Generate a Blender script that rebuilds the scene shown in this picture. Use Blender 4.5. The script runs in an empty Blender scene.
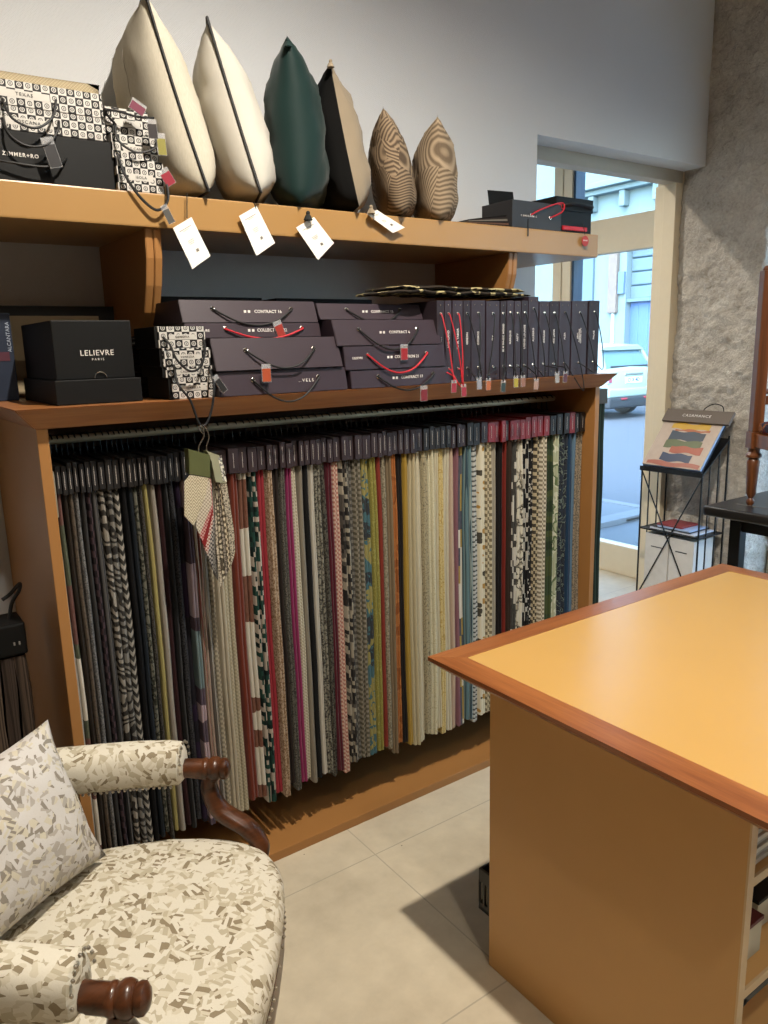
import bpy, bmesh, math, random
from mathutils import Vector, Matrix
random.seed(7)
S = bpy.context.scene
COL = S.collection
PI = math.pi
# ------------------------------------------------------------------ camera
F_PX, PITCH, ROLL, YAW = 769.0, math.radians(12.1), math.radians(-1.45), math.radians(35.1605)
CAM = Vector((0, 0, 1.55))
fw = Vector((math.sin(YAW)*math.cos(PITCH), math.cos(YAW)*math.cos(PITCH), -math.sin(PITCH)))
rt0 = Vector((math.cos(YAW), -math.sin(YAW), 0)); up0 = rt0.cross(fw)
RT = math.cos(ROLL)*rt0 + math.sin(ROLL)*up0
UP = -math.sin(ROLL)*rt0 + math.cos(ROLL)*up0
cd = bpy.data.cameras.new('camera'); cam = bpy.data.objects.new('camera', cd); COL.objects.link(cam)
cd.sensor_fit = 'HORIZONTAL'; cd.sensor_width = 36; cd.lens = F_PX/768*36; cd.clip_start = .02; cd.clip_end = 200
m = Matrix((RT, UP, -fw)).transposed().to_4x4(); m.translation = CAM; cam.matrix_world = m
S.camera = cam
def P(px, py, ax, val):
    """the point where the line of sight of a photo position meets the plane axis=val"""
    d = (px-384)*RT - (py-512)*UP + F_PX*fw
    return CAM + d*((val-CAM[ax])/d[ax])
def PX(px, py, Y): return P(px, py, 1, Y).x

# ------------------------------------------------------------------ materials
def lin(c):
    if isinstance(c, str): c = tuple(int(c[i:i+2], 16) for i in (0, 2, 4))
    if max(c) > 1.0: c = tuple(v/255 for v in c)
    return tuple(v/12.92 if v <= .04045 else ((v+.055)/1.055)**2.4 for v in c) + (1.0,)
class Nd:
    def __init__(s, name, rough=.7, metal=0.0, spec=.4):
        s.m = bpy.data.materials.new(name); s.m.use_nodes = True; s.t = s.m.node_tree
        s.b = s.t.nodes['Principled BSDF']; s.b.inputs['Roughness'].default_value = rough
        s.b.inputs['Metallic'].default_value = metal; s.b.inputs['Specular IOR Level'].default_value = spec
    def n(s, typ, **kw):
        nd = s.t.nodes.new(typ)
        for k, v in kw.items(): setattr(nd, k, v)
        return nd
    def put(s, sock, v):
        if isinstance(v, bpy.types.NodeSocket): s.t.links.new(v, sock)
        elif v is not None: sock.default_value = v
    def co(s, kind='Object', scale=None, rot=None):
        o = s.n('ShaderNodeTexCoord').outputs[kind]
        if scale or rot:
            mp = s.n('ShaderNodeMapping'); s.t.links.new(o, mp.inputs['Vector'])
            if scale: mp.inputs['Scale'].default_value = scale
            if rot: mp.inputs['Rotation'].default_value = rot
            o = mp.outputs[0]
        return o
    def xyz(s, v):
        n = s.n('ShaderNodeSeparateXYZ'); s.t.links.new(v, n.inputs[0]); return n.outputs
    def m_(s, op, a, b=None, c=None):
        n = s.n('ShaderNodeMath', operation=op)
        s.put(n.inputs[0], a); s.put(n.inputs[1], b)
        if c is not None: s.put(n.inputs[2], c)
        return n.outputs[0]
    def comb(s, x, y, z=0.0):
        n = s.n('ShaderNodeCombineXYZ')
        for i, v in enumerate((x, y, z)): s.put(n.inputs[i], v)
        return n.outputs[0]
    def noise(s, v, scale, detail=3, rough=.5, out=0):
        n = s.n('ShaderNodeTexNoise'); s.put(n.inputs['Vector'], v)
        n.inputs['Scale'].default_value = scale; n.inputs['Detail'].default_value = detail
        n.inputs['Roughness'].default_value = rough; return n.outputs[out]
    def vor(s, v, scale, feature='F1', out='Distance', dist='EUCLIDEAN', rnd=1.0):
        n = s.n('ShaderNodeTexVoronoi', feature=feature, distance=dist); s.put(n.inputs['Vector'], v)
        n.inputs['Scale'].default_value = scale; n.inputs['Randomness'].default_value = rnd; return n.outputs[out]
    def mix(s, f, a, b):
        n = s.n('ShaderNodeMix', data_type='RGBA'); s.put(n.inputs[0], f)
        s.put(n.inputs[6], a); s.put(n.inputs[7], b); return n.outputs[2]
    def ramp(s, f, stops, const=False):
        n = s.n('ShaderNodeValToRGB'); s.put(n.inputs[0], f); r = n.color_ramp
        if const: r.interpolation = 'CONSTANT'
        while len(r.elements) < len(stops): r.elements.new(.5)
        for e, (p, c) in zip(r.elements, stops): e.position = p; e.color = c if len(c) == 4 else lin(c)
        return n.outputs[0]
    def bump(s, h, strength=.3, dist=.001):
        n = s.n('ShaderNodeBump'); n.inputs['Strength'].default_value = strength; n.inputs['Distance'].default_value = dist
        s.put(n.inputs['Height'], h); s.t.links.new(n.outputs[0], s.b.inputs['Normal'])
    def col(s, c): s.put(s.b.inputs['Base Color'], c); return s
_mc = {}
def plain(name, c, rough=.6, metal=0.0, spec=.4, var=.06, scale=30, bump=0.0, bs=300):
    if name in _mc: return _mc[name]
    N = Nd(name, rough, metal, spec); c = lin(c); v = N.co()
    d = tuple(x*(1-var*2) for x in c[:3])+(1,); e = tuple(min(1, x*(1+var)) for x in c[:3])+(1,)
    N.col(N.mix(N.noise(v, scale), d, e))
    if bump: N.bump(N.noise(v, bs), bump)
    _mc[name] = N.m; return N.m
def wood(name, c1, c2, axis='X', rough=.35, sc=1.0):
    N = Nd(name, rough, 0, .45)
    s = {'X': (1.5*sc, 30*sc, 30*sc), 'Y': (30*sc, 1.5*sc, 30*sc), 'Z': (30*sc, 30*sc, 1.5*sc)}[axis]
    v = N.co('Object', s); a = N.noise(v, 1.0, 5, .62); b = N.noise(v, 6.0, 2)
    f = N.m_('ADD', N.m_('MULTIPLY', a, .75), N.m_('MULTIPLY', b, .25))
    N.col(N.ramp(f, [(.36, lin(c1)), (.62, lin(c2))])); N.bump(f, .08); return N.m

def fabric(kind, c1, c2='000000', c3='808080', s=1.0, rough=.9):
    key = ('fabric', kind, c1, c2, c3, s)
    if key in _mc: return _mc[key]
    N = Nd('fabric_%s' % kind, rough, 0, .15); a, b, c = lin(c1), lin(c2), lin(c3)
    v = N.co(); X, Y, Z = N.xyz(v)
    ff = N.noise(N.co('Object', (1, 1, .25)), 260, 2)
    if kind == 'plain':
        col = N.mix(ff, tuple(x*.78 for x in a[:3])+(1,), a)
    elif kind == 'velvet':
        col = N.mix(N.noise(v, 9), tuple(x*.7 for x in a[:3])+(1,), a)
        N.b.inputs['Sheen Weight'].default_value = .08; N.b.inputs['Roughness'].default_value = .6
    elif kind == 'tweed':
        f = N.noise(v, 230*s, 1, .7); col = N.ramp(f, [(.40, b), (.56, a)])
    elif kind == 'check':
        z = N.m_('MULTIPLY', Z, 95*s); x = N.m_('MULTIPLY', X, 95*s)
        n = N.n('ShaderNodeTexChecker'); N.put(n.inputs['Vector'], N.comb(x, z, .5)); n.inputs['Scale'].default_value = 1
        N.put(n.inputs[1], a); N.put(n.inputs[2], b); col = n.outputs[0]
    elif kind == 'herring':
        zig = N.m_('ABSOLUTE', N.m_('SUBTRACT', N.m_('FRACT', N.m_('MULTIPLY', X, 42*s)), .5))
        f = N.m_('FRACT', N.m_('ADD', N.m_('MULTIPLY', Z, 75*s), N.m_('MULTIPLY', zig, 2.6)))
        f = N.m_('GREATER_THAN', N.m_('ADD', f, N.m_('MULTIPLY', N.noise(v, 60), .3)), .62); col = N.mix(f, a, b)
    elif kind == 'hband':
        f = N.m_('FRACT', N.m_('ADD', N.m_('MULTIPLY', Z, 40*s), N.m_('MULTIPLY', N.noise(v, 6), 2)))
        col = N.ramp(f, [(0, a), (.35, b), (.6, c), (.75, a)], True)
    elif kind == 'stripe':
        f = N.m_('FRACT', N.m_('MULTIPLY', N.m_('ADD', X, Y), 110*s)); col = N.ramp(f, [(0, a), (.45, b), (.8, c)], True)
    elif kind == 'zebra':
        d = N.noise(v, 14, 2); f = N.m_('FRACT', N.m_('ADD', N.m_('MULTIPLY', Z, 26*s), N.m_('MULTIPLY', d, 6)))
        f = N.m_('ADD', f, N.m_('MULTIPLY', X, 9)); col = N.mix(N.m_('GREATER_THAN', N.m_('FRACT', f), .5), a, b)
    elif kind == 'blocks':
        zz = N.m_('MULTIPLY', Z, 34*s); cell = N.n('ShaderNodeTexWhiteNoise', noise_dimensions='2D')
        N.put(cell.inputs['Vector'], N.comb(N.m_('FLOOR', zz), N.m_('FLOOR', N.m_('MULTIPLY', X, 90*s))))
        col = N.ramp(cell.outputs['Value'], [(0, a), (.42, b), (.78, c)], True)
    elif kind == 'patch':
        w = N.vor(v, 17*s, out='Color'); h = N.xyz(w)[0]
        col = N.ramp(h, [(0, a), (.3, b), (.55, c), (.8, a)], True)
        g = N.m_('GREATER_THAN', N.noise(v, 70*s, 1), .6); col = N.mix(g, col, b)
    elif kind == 'floral':
        f = N.noise(v, 34*s, 2, .4); col = N.ramp(f, [(.0, a), (.47, c), (.53, b), (.6, a)], True)
    elif kind == 'dots':
        f = N.vor(N.comb(X, Z), 42*s, rnd=.75); g = N.xyz(N.vor(N.comb(X, Z), 42*s, out='Color', rnd=.75))[0]
        col = N.mix(N.m_('LESS_THAN', f, .36), a, N.ramp(g, [(0, b), (.5, c)], True))
    elif kind == 'damask':
        f = N.noise(v, 30*s, 1, .3); f = N.m_('FRACT', N.m_('MULTIPLY', f, 7)); col = N.ramp(f, [(.35, a), (.5, b), (.65, a)])
    elif kind == 'long':       # large soft drops of colour down the length
        f = N.noise(N.comb(0.0, N.m_('MULTIPLY', Z, 1.0), N.m_('MULTIPLY', X, .2)), 3.2*s, 1, .2); col = N.ramp(f, [(.0, a), (.42, b), (.5, c), (.56, a)], True)
    elif kind == 'maze':
        g = N.m_('ADD', N.m_('MULTIPLY', N.noise(v, 7*s, 0, out=0), 14), 0.0)
        q = N.xyz(N.vor(v, 8*s, out='Color', rnd=1))
        u = N.m_('ADD', N.m_('MULTIPLY', Y, N.m_('SUBTRACT', q[0], .5)), N.m_('MULTIPLY', Z, N.m_('SUBTRACT', q[1], .5)))
        f = N.m_('FRACT', N.m_('ADD', N.m_('MULTIPLY', u, 230*s), g)); col = N.ramp(f, [(.2, b), (.5, a), (.7, a), (.98, b)])
        N.bump(f, .5, .003)
    if kind != 'maze': N.bump(ff, .25)
    if kind not in ('plain', 'velvet'): col = N.mix(N.m_('MULTIPLY', ff, .35), col, N.mix(.5, col, a))
    N.col(col); _mc[key] = N.m; return N.m

# ------------------------------------------------------------------ meshes
class MB:
    def __init__(s): s.b = bmesh.new()
    def box(s, x0, x1, y0, y1, z0, z1, bev=0.0, seg=2, mat=None):
        vs = [s.b.verts.new((x, y, z)) for x in (x0, x1) for y in (y0, y1) for z in (z0, z1)]
        if mat is not None:
            for v in vs: v.co = mat @ v.co
        fs = [s.b.faces.new([vs[i] for i in q]) for q in ((0, 1, 3, 2), (4, 6, 7, 5), (0, 4, 5, 1), (2, 3, 7, 6), (0, 2, 6, 4), (1, 5, 7, 3))]
        if bev:
            bmesh.ops.bevel(s.b, geom=list({e for f in fs for e in f.edges}), offset=bev, segments=seg, affect='EDGES', profile=.6)
        return s
    def hexa(s, pts, bev=0.0):
        """8 points: bottom ring of 4 then top ring of 4"""
        v = [s.b.verts.new(p) for p in pts]
        fs = [s.b.faces.new([v[i] for i in q]) for q in ((3, 2, 1, 0), (4, 5, 6, 7), (0, 1, 5, 4), (1, 2, 6, 5), (2, 3, 7, 6), (3, 0, 4, 7))]
        if bev: bmesh.ops.bevel(s.b, geom=list({e for f in fs for e in f.edges}), offset=bev, segments=2, affect='EDGES')
        return s
    def prism(s, pts, vec, bev=0.0):
        """flat outline swept by vec"""
        vec = Vector(vec); a = [s.b.verts.new(p) for p in pts]; b = [s.b.verts.new(Vector(p)+vec) for p in pts]
        n = len(pts); fs = [s.b.faces.new(a[::-1]), s.b.faces.new(b)]
        for i in range(n): fs.append(s.b.faces.new((a[i], a[(i+1) % n], b[(i+1) % n], b[i])))
        if bev: bmesh.ops.bevel(s.b, geom=list({e for f in fs[:2] for e in f.edges}), offset=bev, segments=2, affect='EDGES')
        return s
    def tube(s, pts, r, n=8, smooth=0, closed=False, flat=None):
        pts = [Vector(p) for p in pts]
        if smooth:
            q = []; L = len(pts)
            rng = range(L) if closed else range(L-1)
            for i in rng:
                p0 = pts[(i-1) % L] if (closed or i > 0) else pts[0]; p1 = pts[i]; p2 = pts[(i+1) % L]
                p3 = pts[(i+2) % L] if (closed or i+2 < L) else pts[-1]
                for k in range(smooth):
                    t = k/smooth
                    q.append(.5*((2*p1)+(-p0+p2)*t+(2*p0-5*p1+4*p2-p3)*t*t+(-p0+3*p1-3*p2+p3)*t**3))
            if not closed: q.append(pts[-1])
            pts = q
        L = len(pts); rr = r if callable(r) else (lambda t: r)
        rings = []; ref = None
        for i, p in enumerate(pts):
            a = pts[(i-1) % L] if (closed or i > 0) else p; b = pts[(i+1) % L] if (closed or i < L-1) else p
            d = (b-a)
            if d.length < 1e-9: d = Vector((0, 0, 1))
            d.normalize()
            if ref is None: ref = d.orthogonal().normalized()
            ref = (ref - d*ref.dot(d))
            if ref.length < 1e-6: ref = d.orthogonal()
            ref.normalize(); bi = d.cross(ref)
            R = rr(i/max(1, L-1))
            f1, f2 = flat or (1, 1)
            rings.append([s.b.verts.new(p+(ref*math.cos(2*PI*k/n)*f1+bi*math.sin(2*PI*k/n)*f2)*R) for k in range(n)])
        m_ = L if closed else L-1
        for i in range(m_):
            A, B = rings[i], rings[(i+1) % L]
            for k in range(n): s.b.faces.new((A[k], A[(k+1) % n], B[(k+1) % n], B[k]))
        if not closed: s.b.faces.new(rings[0][::-1]); s.b.faces.new(rings[-1])
        return s
    def lathe(s, prof, cx, cy, z0=0, n=16, M=None):
        """prof: (radius, height) pairs about a vertical axis"""
        rings = []
        for r, z in prof:
            ring = []
            for k in range(n):
                p = Vector((cx+r*math.cos(2*PI*k/n), cy+r*math.sin(2*PI*k/n), z0+z))
                ring.append(s.b.verts.new(M @ p if M else p))
            rings.append(ring)
        for A, B in zip(rings, rings[1:]):
            for k in range(n): s.b.faces.new((A[k], A[(k+1) % n], B[(k+1) % n], B[k]))
        s.b.faces.new(rings[0][::-1]); s.b.faces.new(rings[-1]); return s
    def ball(s, c, r, sc=(1, 1, 1), n=8):
        bmesh.ops.create_uvsphere(s.b, u_segments=n, v_segments=max(4, n//2+1), radius=r, matrix=Matrix.Translation(c) @ Matrix.Diagonal((*sc, 1))); return s
    def loft(s, rings, cap=True):
        R = [[s.b.verts.new(p) for p in r] for r in rings]; n = len(R[0])
        for A, B in zip(R, R[1:]):
            for k in range(n): s.b.faces.new((A[k], A[(k+1) % n], B[(k+1) % n], B[k]))
        if cap: s.b.faces.new(R[0][::-1]); s.b.faces.new(R[-1])
        return s
    def build(s, name, mat, parent=None, smooth=False, xf=None):
        b = s.b
        if xf is not None: bmesh.ops.transform(b, matrix=xf, verts=b.verts)
        off = root_loc(parent)
        if off is not None: bmesh.ops.translate(b, vec=-off, verts=b.verts)
        bmesh.ops.recalc_face_normals(b, faces=b.faces)
        me = bpy.data.meshes.new(name); b.to_mesh(me); b.free()
        if isinstance(mat, (list, tuple)):
            for x in mat: me.materials.append(x)
        elif mat: me.materials.append(mat)
        if smooth:
            for p in me.polygons: p.use_smooth = True
            if smooth != 'all':
                me.set_sharp_from_angle(angle=math.radians(40))
        o = bpy.data.objects.new(name, me); COL.objects.link(o)
        if parent: o.parent = parent
        return o
def root_loc(o):
    if o is None: return None
    while o.parent: o = o.parent
    return o.location.copy()
def tag(o, label, cat, group=None):
    o['label'] = label; o['category'] = cat
    if group: o['group'] = group
    return o
def thing(name, label, cat, loc, group=None):
    o = bpy.data.objects.new(name, None); o.empty_display_size = .05; COL.objects.link(o); o.location = loc
    return tag(o, label, cat, group)
def struct(o): o['kind'] = 'structure'; return o
def text(body, size, origin, right, up, mat, parent, name='lettering', align='CENTER', depth=.0004, spacing=1.0, bold=0.0):
    cu = bpy.data.curves.new('t', 'FONT'); cu.body = body; cu.size = size; cu.align_x = align; cu.align_y = 'CENTER'
    cu.extrude = depth; cu.space_character = spacing; cu.resolution_u = 2; cu.offset = bold
    t = bpy.data.objects.new('t', cu); COL.objects.link(t)
    bpy.context.view_layer.update()
    me = bpy.data.meshes.new_from_object(t.evaluated_get(bpy.context.evaluated_depsgraph_get()))
    bpy.data.objects.remove(t); bpy.data.curves.remove(cu)
    r = Vector(right).normalized(); u = Vector(up).normalized(); nn = r.cross(u)
    M = Matrix((r, u, nn)).transposed().to_4x4(); M.translation = Vector(origin)
    me.transform(M); off = root_loc(parent)
    if off is not None: me.transform(Matrix.Translation(-off))
    me.materials.clear(); me.materials.append(mat)
    o = bpy.data.objects.new(name, me); COL.objects.link(o); o.parent = parent; return o
SKY, EXPO = 4.4, 0.06
# ================================================================== materials in use
def wall_mat():
    N = Nd('woven_wallpaper', .85, 0, .2); v = N.co(); X, Y, Z = N.xyz(v)
    w = N.m_('SINE', N.m_('MULTIPLY', Z, 900)); u = N.m_('SINE', N.m_('MULTIPLY', N.m_('ADD', X, Y), 900))
    h = N.m_('ADD', N.m_('MULTIPLY', w, u), N.m_('MULTIPLY', N.noise(v, 160), 2.5))
    N.col(N.mix(N.noise(v, 2), lin('cbccce'), lin('d3d5d8'))); N.bump(h, .35, .0012); return N.m
def floor_mat():
    N = Nd('stone_floor_tiles', .42, 0, .4); v = N.co(); X, Y, Z = N.xyz(v)
    fx = N.m_('ABSOLUTE', N.m_('SUBTRACT', N.m_('FRACT', N.m_('DIVIDE', N.m_('ADD', X, 12-1.18+.6), 1.2)), .5))
    fx = N.m_('MULTIPLY', fx, 2.0)
    fy = N.m_('ABSOLUTE', N.m_('SUBTRACT', N.m_('FRACT', N.m_('DIVIDE', N.m_('ADD', Y, 12-1.77+.3), .6)), .5))
    g = N.m_('LESS_THAN', N.m_('MINIMUM', fx, fy), .0035)
    n = N.noise(v, 3.2, 6, .62); k = N.noise(v, 14, 5, .6)
    f = N.m_('ADD', N.m_('MULTIPLY', n, .6), N.m_('MULTIPLY', k, .4))
    c = N.ramp(f, [(.3, lin('aea28c')), (.5, lin('bfb39c')), (.7, lin('cdc1a9'))])
    sp = N.m_('LESS_THAN', N.vor(v, 9), .022); c = N.mix(sp, c, lin('6f675a'))
    N.col(N.mix(g, c, lin('a59c8a'))); N.bump(N.m_('SUBTRACT', f, N.m_('MULTIPLY', g, .4)), .15, .002); return N.m
def stone_mat():
    N = Nd('rough_stone', .9, 0, .2); v = N.co(); n = N.noise(v, 9, 8, .7); k = N.noise(v, 70, 4, .65)
    f = N.m_('ADD', N.m_('MULTIPLY', n, .6), N.m_('MULTIPLY', k, .4))
    N.col(N.ramp(f, [(.28, lin('8f8679')), (.45, lin('b8b0a5')), (.58, lin('c9c2b7')), (.70, lin('e3ddd3'))])); N.bump(f, 1.0, .03); return N.m
M_WALL = wall_mat(); M_FLOOR = floor_mat(); M_STONE = stone_mat()
M_CEIL = plain('ceiling_paint', 'e6e3dc', .9)
M_CREAM = plain('cream_paint', 'ddceb2', .5, var=.02)
M_GREYP = plain('putty_paint', 'b3ab9c', .5, var=.02)
M_ORANGE = plain('amber_lacquer', '986a3a', .45, var=.035, scale=8, bump=.03)
M_SHELF = plain('amber_shelf_lacquer', '9a7647', .35, var=.03, scale=8, bump=.03)
M_DESK = plain('ochre_panel', 'c99a5e', .42, var=.04, scale=5, bump=.05, bs=500)
M_LAM = plain('apricot_laminate', 'bb9354', .27, var=.02, scale=5, bump=.02, bs=400)
M_CROWN = wood('oak_crown', '7c4c28', '9c683c', 'X', .35)
M_BORDX = wood('table_border_x', '74401f', '955c32', 'X', .3, 1.5)
M_BORDY = wood('table_border_y', '74401f', '955c32', 'Y', .3, 1.5)
M_EDGE = plain('birch_edge', 'cdb088', .5)
M_WALNUT = wood('walnut', '2b170c', '55301a', 'X', .28, 1.2)
M_CHAIRW = wood('chair_oak', '4a2813', '6f4122', 'Z', .35, 1.2)
M_BLACK = plain('black_card', '080808', .55, spec=.25)
M_BLACKM = plain('black_metal', '0c0c0c', .4)
M_NOIR = plain('black_cord', '0f0e0f', .6)
M_PLUM = plain('plum_card', '2f232b', .5, var=.05, bump=.05)
M_PLUMD = plain('plum_card_dark', '261c22', .55, var=.05)
M_RED = plain('red_cord', 'b3202c', .5)
M_WHITE = plain('white_card', 'e6e2da', .6, var=.01)
M_INK = plain('white_lettering', 'd8d2cc', .6, var=0)
M_GREYINK = plain('grey_lettering', '77726c', .6, var=0)
M_RAIL = plain('rail_brass', 'cfc3a6', .5, .3)
M_STEEL = plain('steel', 'c9c4ba', .25, 1.0)
M_GREYBOX = plain('charcoal_card', '2b2a2c', .5)
M_PAGES = plain('page_edges', '2b2423', .8)
M_BLACKINT = plain('cabinet_back', '5d3a1c', .6)
def glass_mat():
    m_ = bpy.data.materials.new('window_glass'); m_.use_nodes = True; t = m_.node_tree; t.nodes.clear()
    o = t.nodes.new('ShaderNodeOutputMaterial'); mx = t.nodes.new('ShaderNodeMixShader')
    tr = t.nodes.new('ShaderNodeBsdfTransparent'); gl = t.nodes.new('ShaderNodeBsdfGlossy'); gl.inputs['Roughness'].default_value = .01
    tr.inputs[0].default_value = (.93, .97, .98, 1); mx.inputs[0].default_value = .06
    t.links.new(tr.outputs[0], mx.inputs[1]); t.links.new(gl.outputs[0], mx.inputs[2]); t.links.new(mx.outputs[0], o.inputs[0]); return m_
M_GLASS = glass_mat()
def clear_mat():
    N = Nd('clear_plastic', .08, 0, .5); N.b.inputs['Alpha'].default_value = .16; N.b.inputs['Base Color'].default_value = (.9, .9, .92, 1); return N.m
M_CLEAR = clear_mat()

# ================================================================== the room
XW0, XW1, YW0, YW1, ZC = -1.5, 3.93, -2.4, 2.55, 3.5
struct(MB().box(XW0-.1, 4.24, YW0-.1, 5.2, -.1, 0).build('floor', M_FLOOR))
struct(MB().box(XW0-.1, 4.5, YW0-.1, 2.68, ZC, ZC+.1).build('ceiling', M_CEIL))
w = MB(); w.box(XW0, 2.665, YW1, 2.69, 0, ZC); w.box(2.665, 3.93, YW1, 2.69, 2.44, ZC)
struct(w.build('wall_back', M_WALL))
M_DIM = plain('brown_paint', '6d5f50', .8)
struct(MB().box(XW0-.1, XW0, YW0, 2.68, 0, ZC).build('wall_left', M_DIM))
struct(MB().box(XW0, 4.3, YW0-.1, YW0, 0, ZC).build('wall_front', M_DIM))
w = MB(); w.box(3.97, 4.4, -1.3, 2.19, 2.72, ZC); w.box(3.97, 4.4, YW0, -1.3, 0, ZC)
struct(w.build('wall_right', M_WALL))
# rough stone pier between the two street openings
def stone(yy0, yy1, name):
    from mathutils import noise as nz
    b = bmesh.new(); path = []
    n1 = int((yy1-yy0)/.012); n2 = 22
    for i in range(n1+1): path.append((3.93, yy1-(yy1-yy0)*i/n1, -1, 0))
    for i in range(1, n2+1): path.append((3.93+.42*i/n2, yy0, 0, -1))
    nzv = 290; rows = []
    for j in range(nzv+1):
        z = 3.498*j/nzv; row = []
        for k, (x, y, nx, ny) in enumerate(path):
            p = Vector((x, y, z)); h = nz.fractal(p*5, .8, 2.1, 5)*.016 + abs(nz.noise(p*19))*.022 + nz.noise(p*48)*.008
            dx = -h+.006 if nx or k == n1 else 0; dy = -h+.006 if ny or k == n1 else 0
            row.append(b.verts.new((x+dx, y+dy, z)))
        rows.append(row)
    for A, B in zip(rows, rows[1:]):
        for k in range(len(path)-1): b.faces.new((A[k], A[k+1], B[k+1], B[k]))
    me = bpy.data.meshes.new(name); b.to_mesh(me); b.free(); me.materials.append(M_STONE)
    for p in me.polygons: p.use_smooth = True
    o = bpy.data.objects.new(name, me); COL.objects.link(o); return struct(o)
stone(2.19, 2.68, 'wall_stone_pier')
struct(MB().box(3.965, 4.3, 2.235, 2.81, 0, ZC).build('wall_pier_core', M_WALL))
# cream trim of the opening and the passage behind
t = MB(); t.box(2.665, 3.93, 2.68, 2.76, 2.38, 2.46, .004); struct(t.build('trim_1', M_GREYP))
t = MB(); t.box(3.876, 3.962, 2.682, 2.76, 0, 2.44, .004); t.box(3.886, 3.962, 2.76, 2.82, 0, 2.38, .004); struct(t.build('trim_2', M_CREAM))
w = MB(); w.box(1.7, 4.3, 5.1, 5.2, 0, 3.2); w.box(1.6, 1.7, 2.68, 5.2, 0, 3.2)
struct(w.build('wall_passage', M_WALL))
struct(MB().box(1.6, 4.3, 2.68, 5.2, 3.1, 3.2).build('ceiling_passage', M_CEIL))
struct(MB().box(4.16, 4.3, 2.811, 2.95, 0, 3.1).build('wall_return', M_CREAM))
# shop front frames (x = 4.23) beyond the opening
def shopfront(y0, y1, z1, tr0, tr1, posts, rail, n, lowz=.02):
    fr = MB(); x0, x1 = 4.20, 4.27
    fr.box(x0, x1, y0, y1, z1-.09, z1, .004)
    fr.box(x0-.012, x1, y0, y1, 0, rail, .006)
    if tr0: fr.box(x0, x1, y0, y1, tr0, tr1, .006)
    for a, b_ in posts: fr.box(x0-.006, x1+.005, a, b_, 0, z1, .005)
    f = struct(fr.build('window_%d' % n, M_CREAM))
    g = MB(); g.box(4.232, 4.238, y0+.02, y1-.02, rail-.01, z1-.05)
    struct(g.build('glass', M_GLASS, f)); return f
wf = shopfront(2.95, 5.1, 3.1, 2.105, 2.32, [(2.95, 3.03), (3.69, 3.765), (3.775, 3.85), (5.0, 5.1)], .2, 1)
MB().box(4.19, 4.28, 3.655, 3.672, .2, 3.0).build('gasket', plain('blue_grey_gasket', '2c4258', .4), wf)
shopfront(-1.3, 2.19, 2.72, 2.2, 2.32, [(-1.3, -1.2), (.4, .48), (2.1, 2.19)], .2, 2)

# ceiling lamps out of view: table and armchair ones inferred, others added fill
def emis(name, c, st):
    m_ = bpy.data.materials.new(name); m_.use_nodes = True; b = m_.node_tree.nodes['Principled BSDF']
    b.inputs['Emission Color'].default_value = c; b.inputs['Emission Strength'].default_value = st; b.inputs['Base Color'].default_value = (0, 0, 0, 1); return m_
M_LAMP = emis('lamp_glow', (1, .78, .52, 1), 12)
LAMPS = [(.97, .76, 400, 'above the cutting table'), (.45, -.7, 78, 'behind the viewer toward the armchair'), (2.4, .2, 16, 'added as fill above the table end by the street'), (2.2, -1.2, 18, 'added as fill behind the viewer on the street side'), (.6, -1.9, 30, 'added as fill near the wall behind the viewer')]
LAMPS.append((2.7, 3.4, 90, 'added in the passage to brighten the window frames'))  # unseen lamp, added to light the shop front frames from inside
for x, y, wt, where in LAMPS:
    ZC = 3.5 if y < 2.6 else 3.1
    t = thing('ceiling_spotlight', 'round white recessed ceiling spotlight ' + where, 'spotlight', (x, y, ZC-.045), 'recessed ceiling spotlights')
    MB().lathe([(.055, .045), (.06, .02), (.06, .0), (.048, 0), (.046, .03)], x, y, ZC-.045, 24).build('housing', M_WHITE, t, True)
    MB().lathe([(.044, 0), (.044, .004)], x, y, ZC-.035, 24).build('lens', M_LAMP, t)
    ld = bpy.data.lights.new('lamp', 'SPOT'); ld.energy = wt; ld.color = (1, .915, .79); ld.spot_size = math.radians(158); ld.spot_blend = .68; ld.shadow_soft_size = .035
    lo = bpy.data.objects.new('lamp', ld); COL.objects.link(lo); lo.parent = t; lo.location = (0, 0, -.01)

ZC = 3.5
# ================================================================== cabinet of hanging fabrics
CX0, CX1, CY, CZ = .375, 2.375, 1.93, 1.432
cab = thing('display_cabinet', 'long open wooden cabinet along the back wall, full of hanging fabric samples', 'cabinet', (1.375, 2.24, 0))
MB().box(CX0, CX0+.026, CY, 2.548, 0, 1.382, .002).build('side_panel', M_ORANGE, cab)
MB().box(CX1-.024, CX1, CY, 2.548, 0, 1.382, .002).build('side_panel', M_ORANGE, cab)
MB().box(CX0+.026, CX1-.024, CY, 2.548, 0, .03, .002).build('bottom_board', M_ORANGE, cab)
MB().box(CX0+.026, CX1-.024, 2.53, 2.548, .03, 1.38).build('back_panel', M_BLACKINT, cab)
MB().hexa([(CX0-.004, CY-.004, 1.382), (CX1+.004, CY-.004, 1.382), (CX1+.004, 2.548, 1.382), (CX0-.004, 2.548, 1.382),
           (CX0-.05, CY-.048, CZ), (CX1+.048, CY-.048, CZ), (CX1+.048, 2.548, CZ), (CX0-.05, 2.548, CZ)], .003).build('top_board', M_CROWN, cab)
RODY, RODZ = 2.14, 1.333
MB().tube([(CX0+.02, RODY, RODZ), (CX1-.02, RODY, RODZ)], .011, 12).build('hanging_rail', M_RAIL, cab, True)

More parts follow.
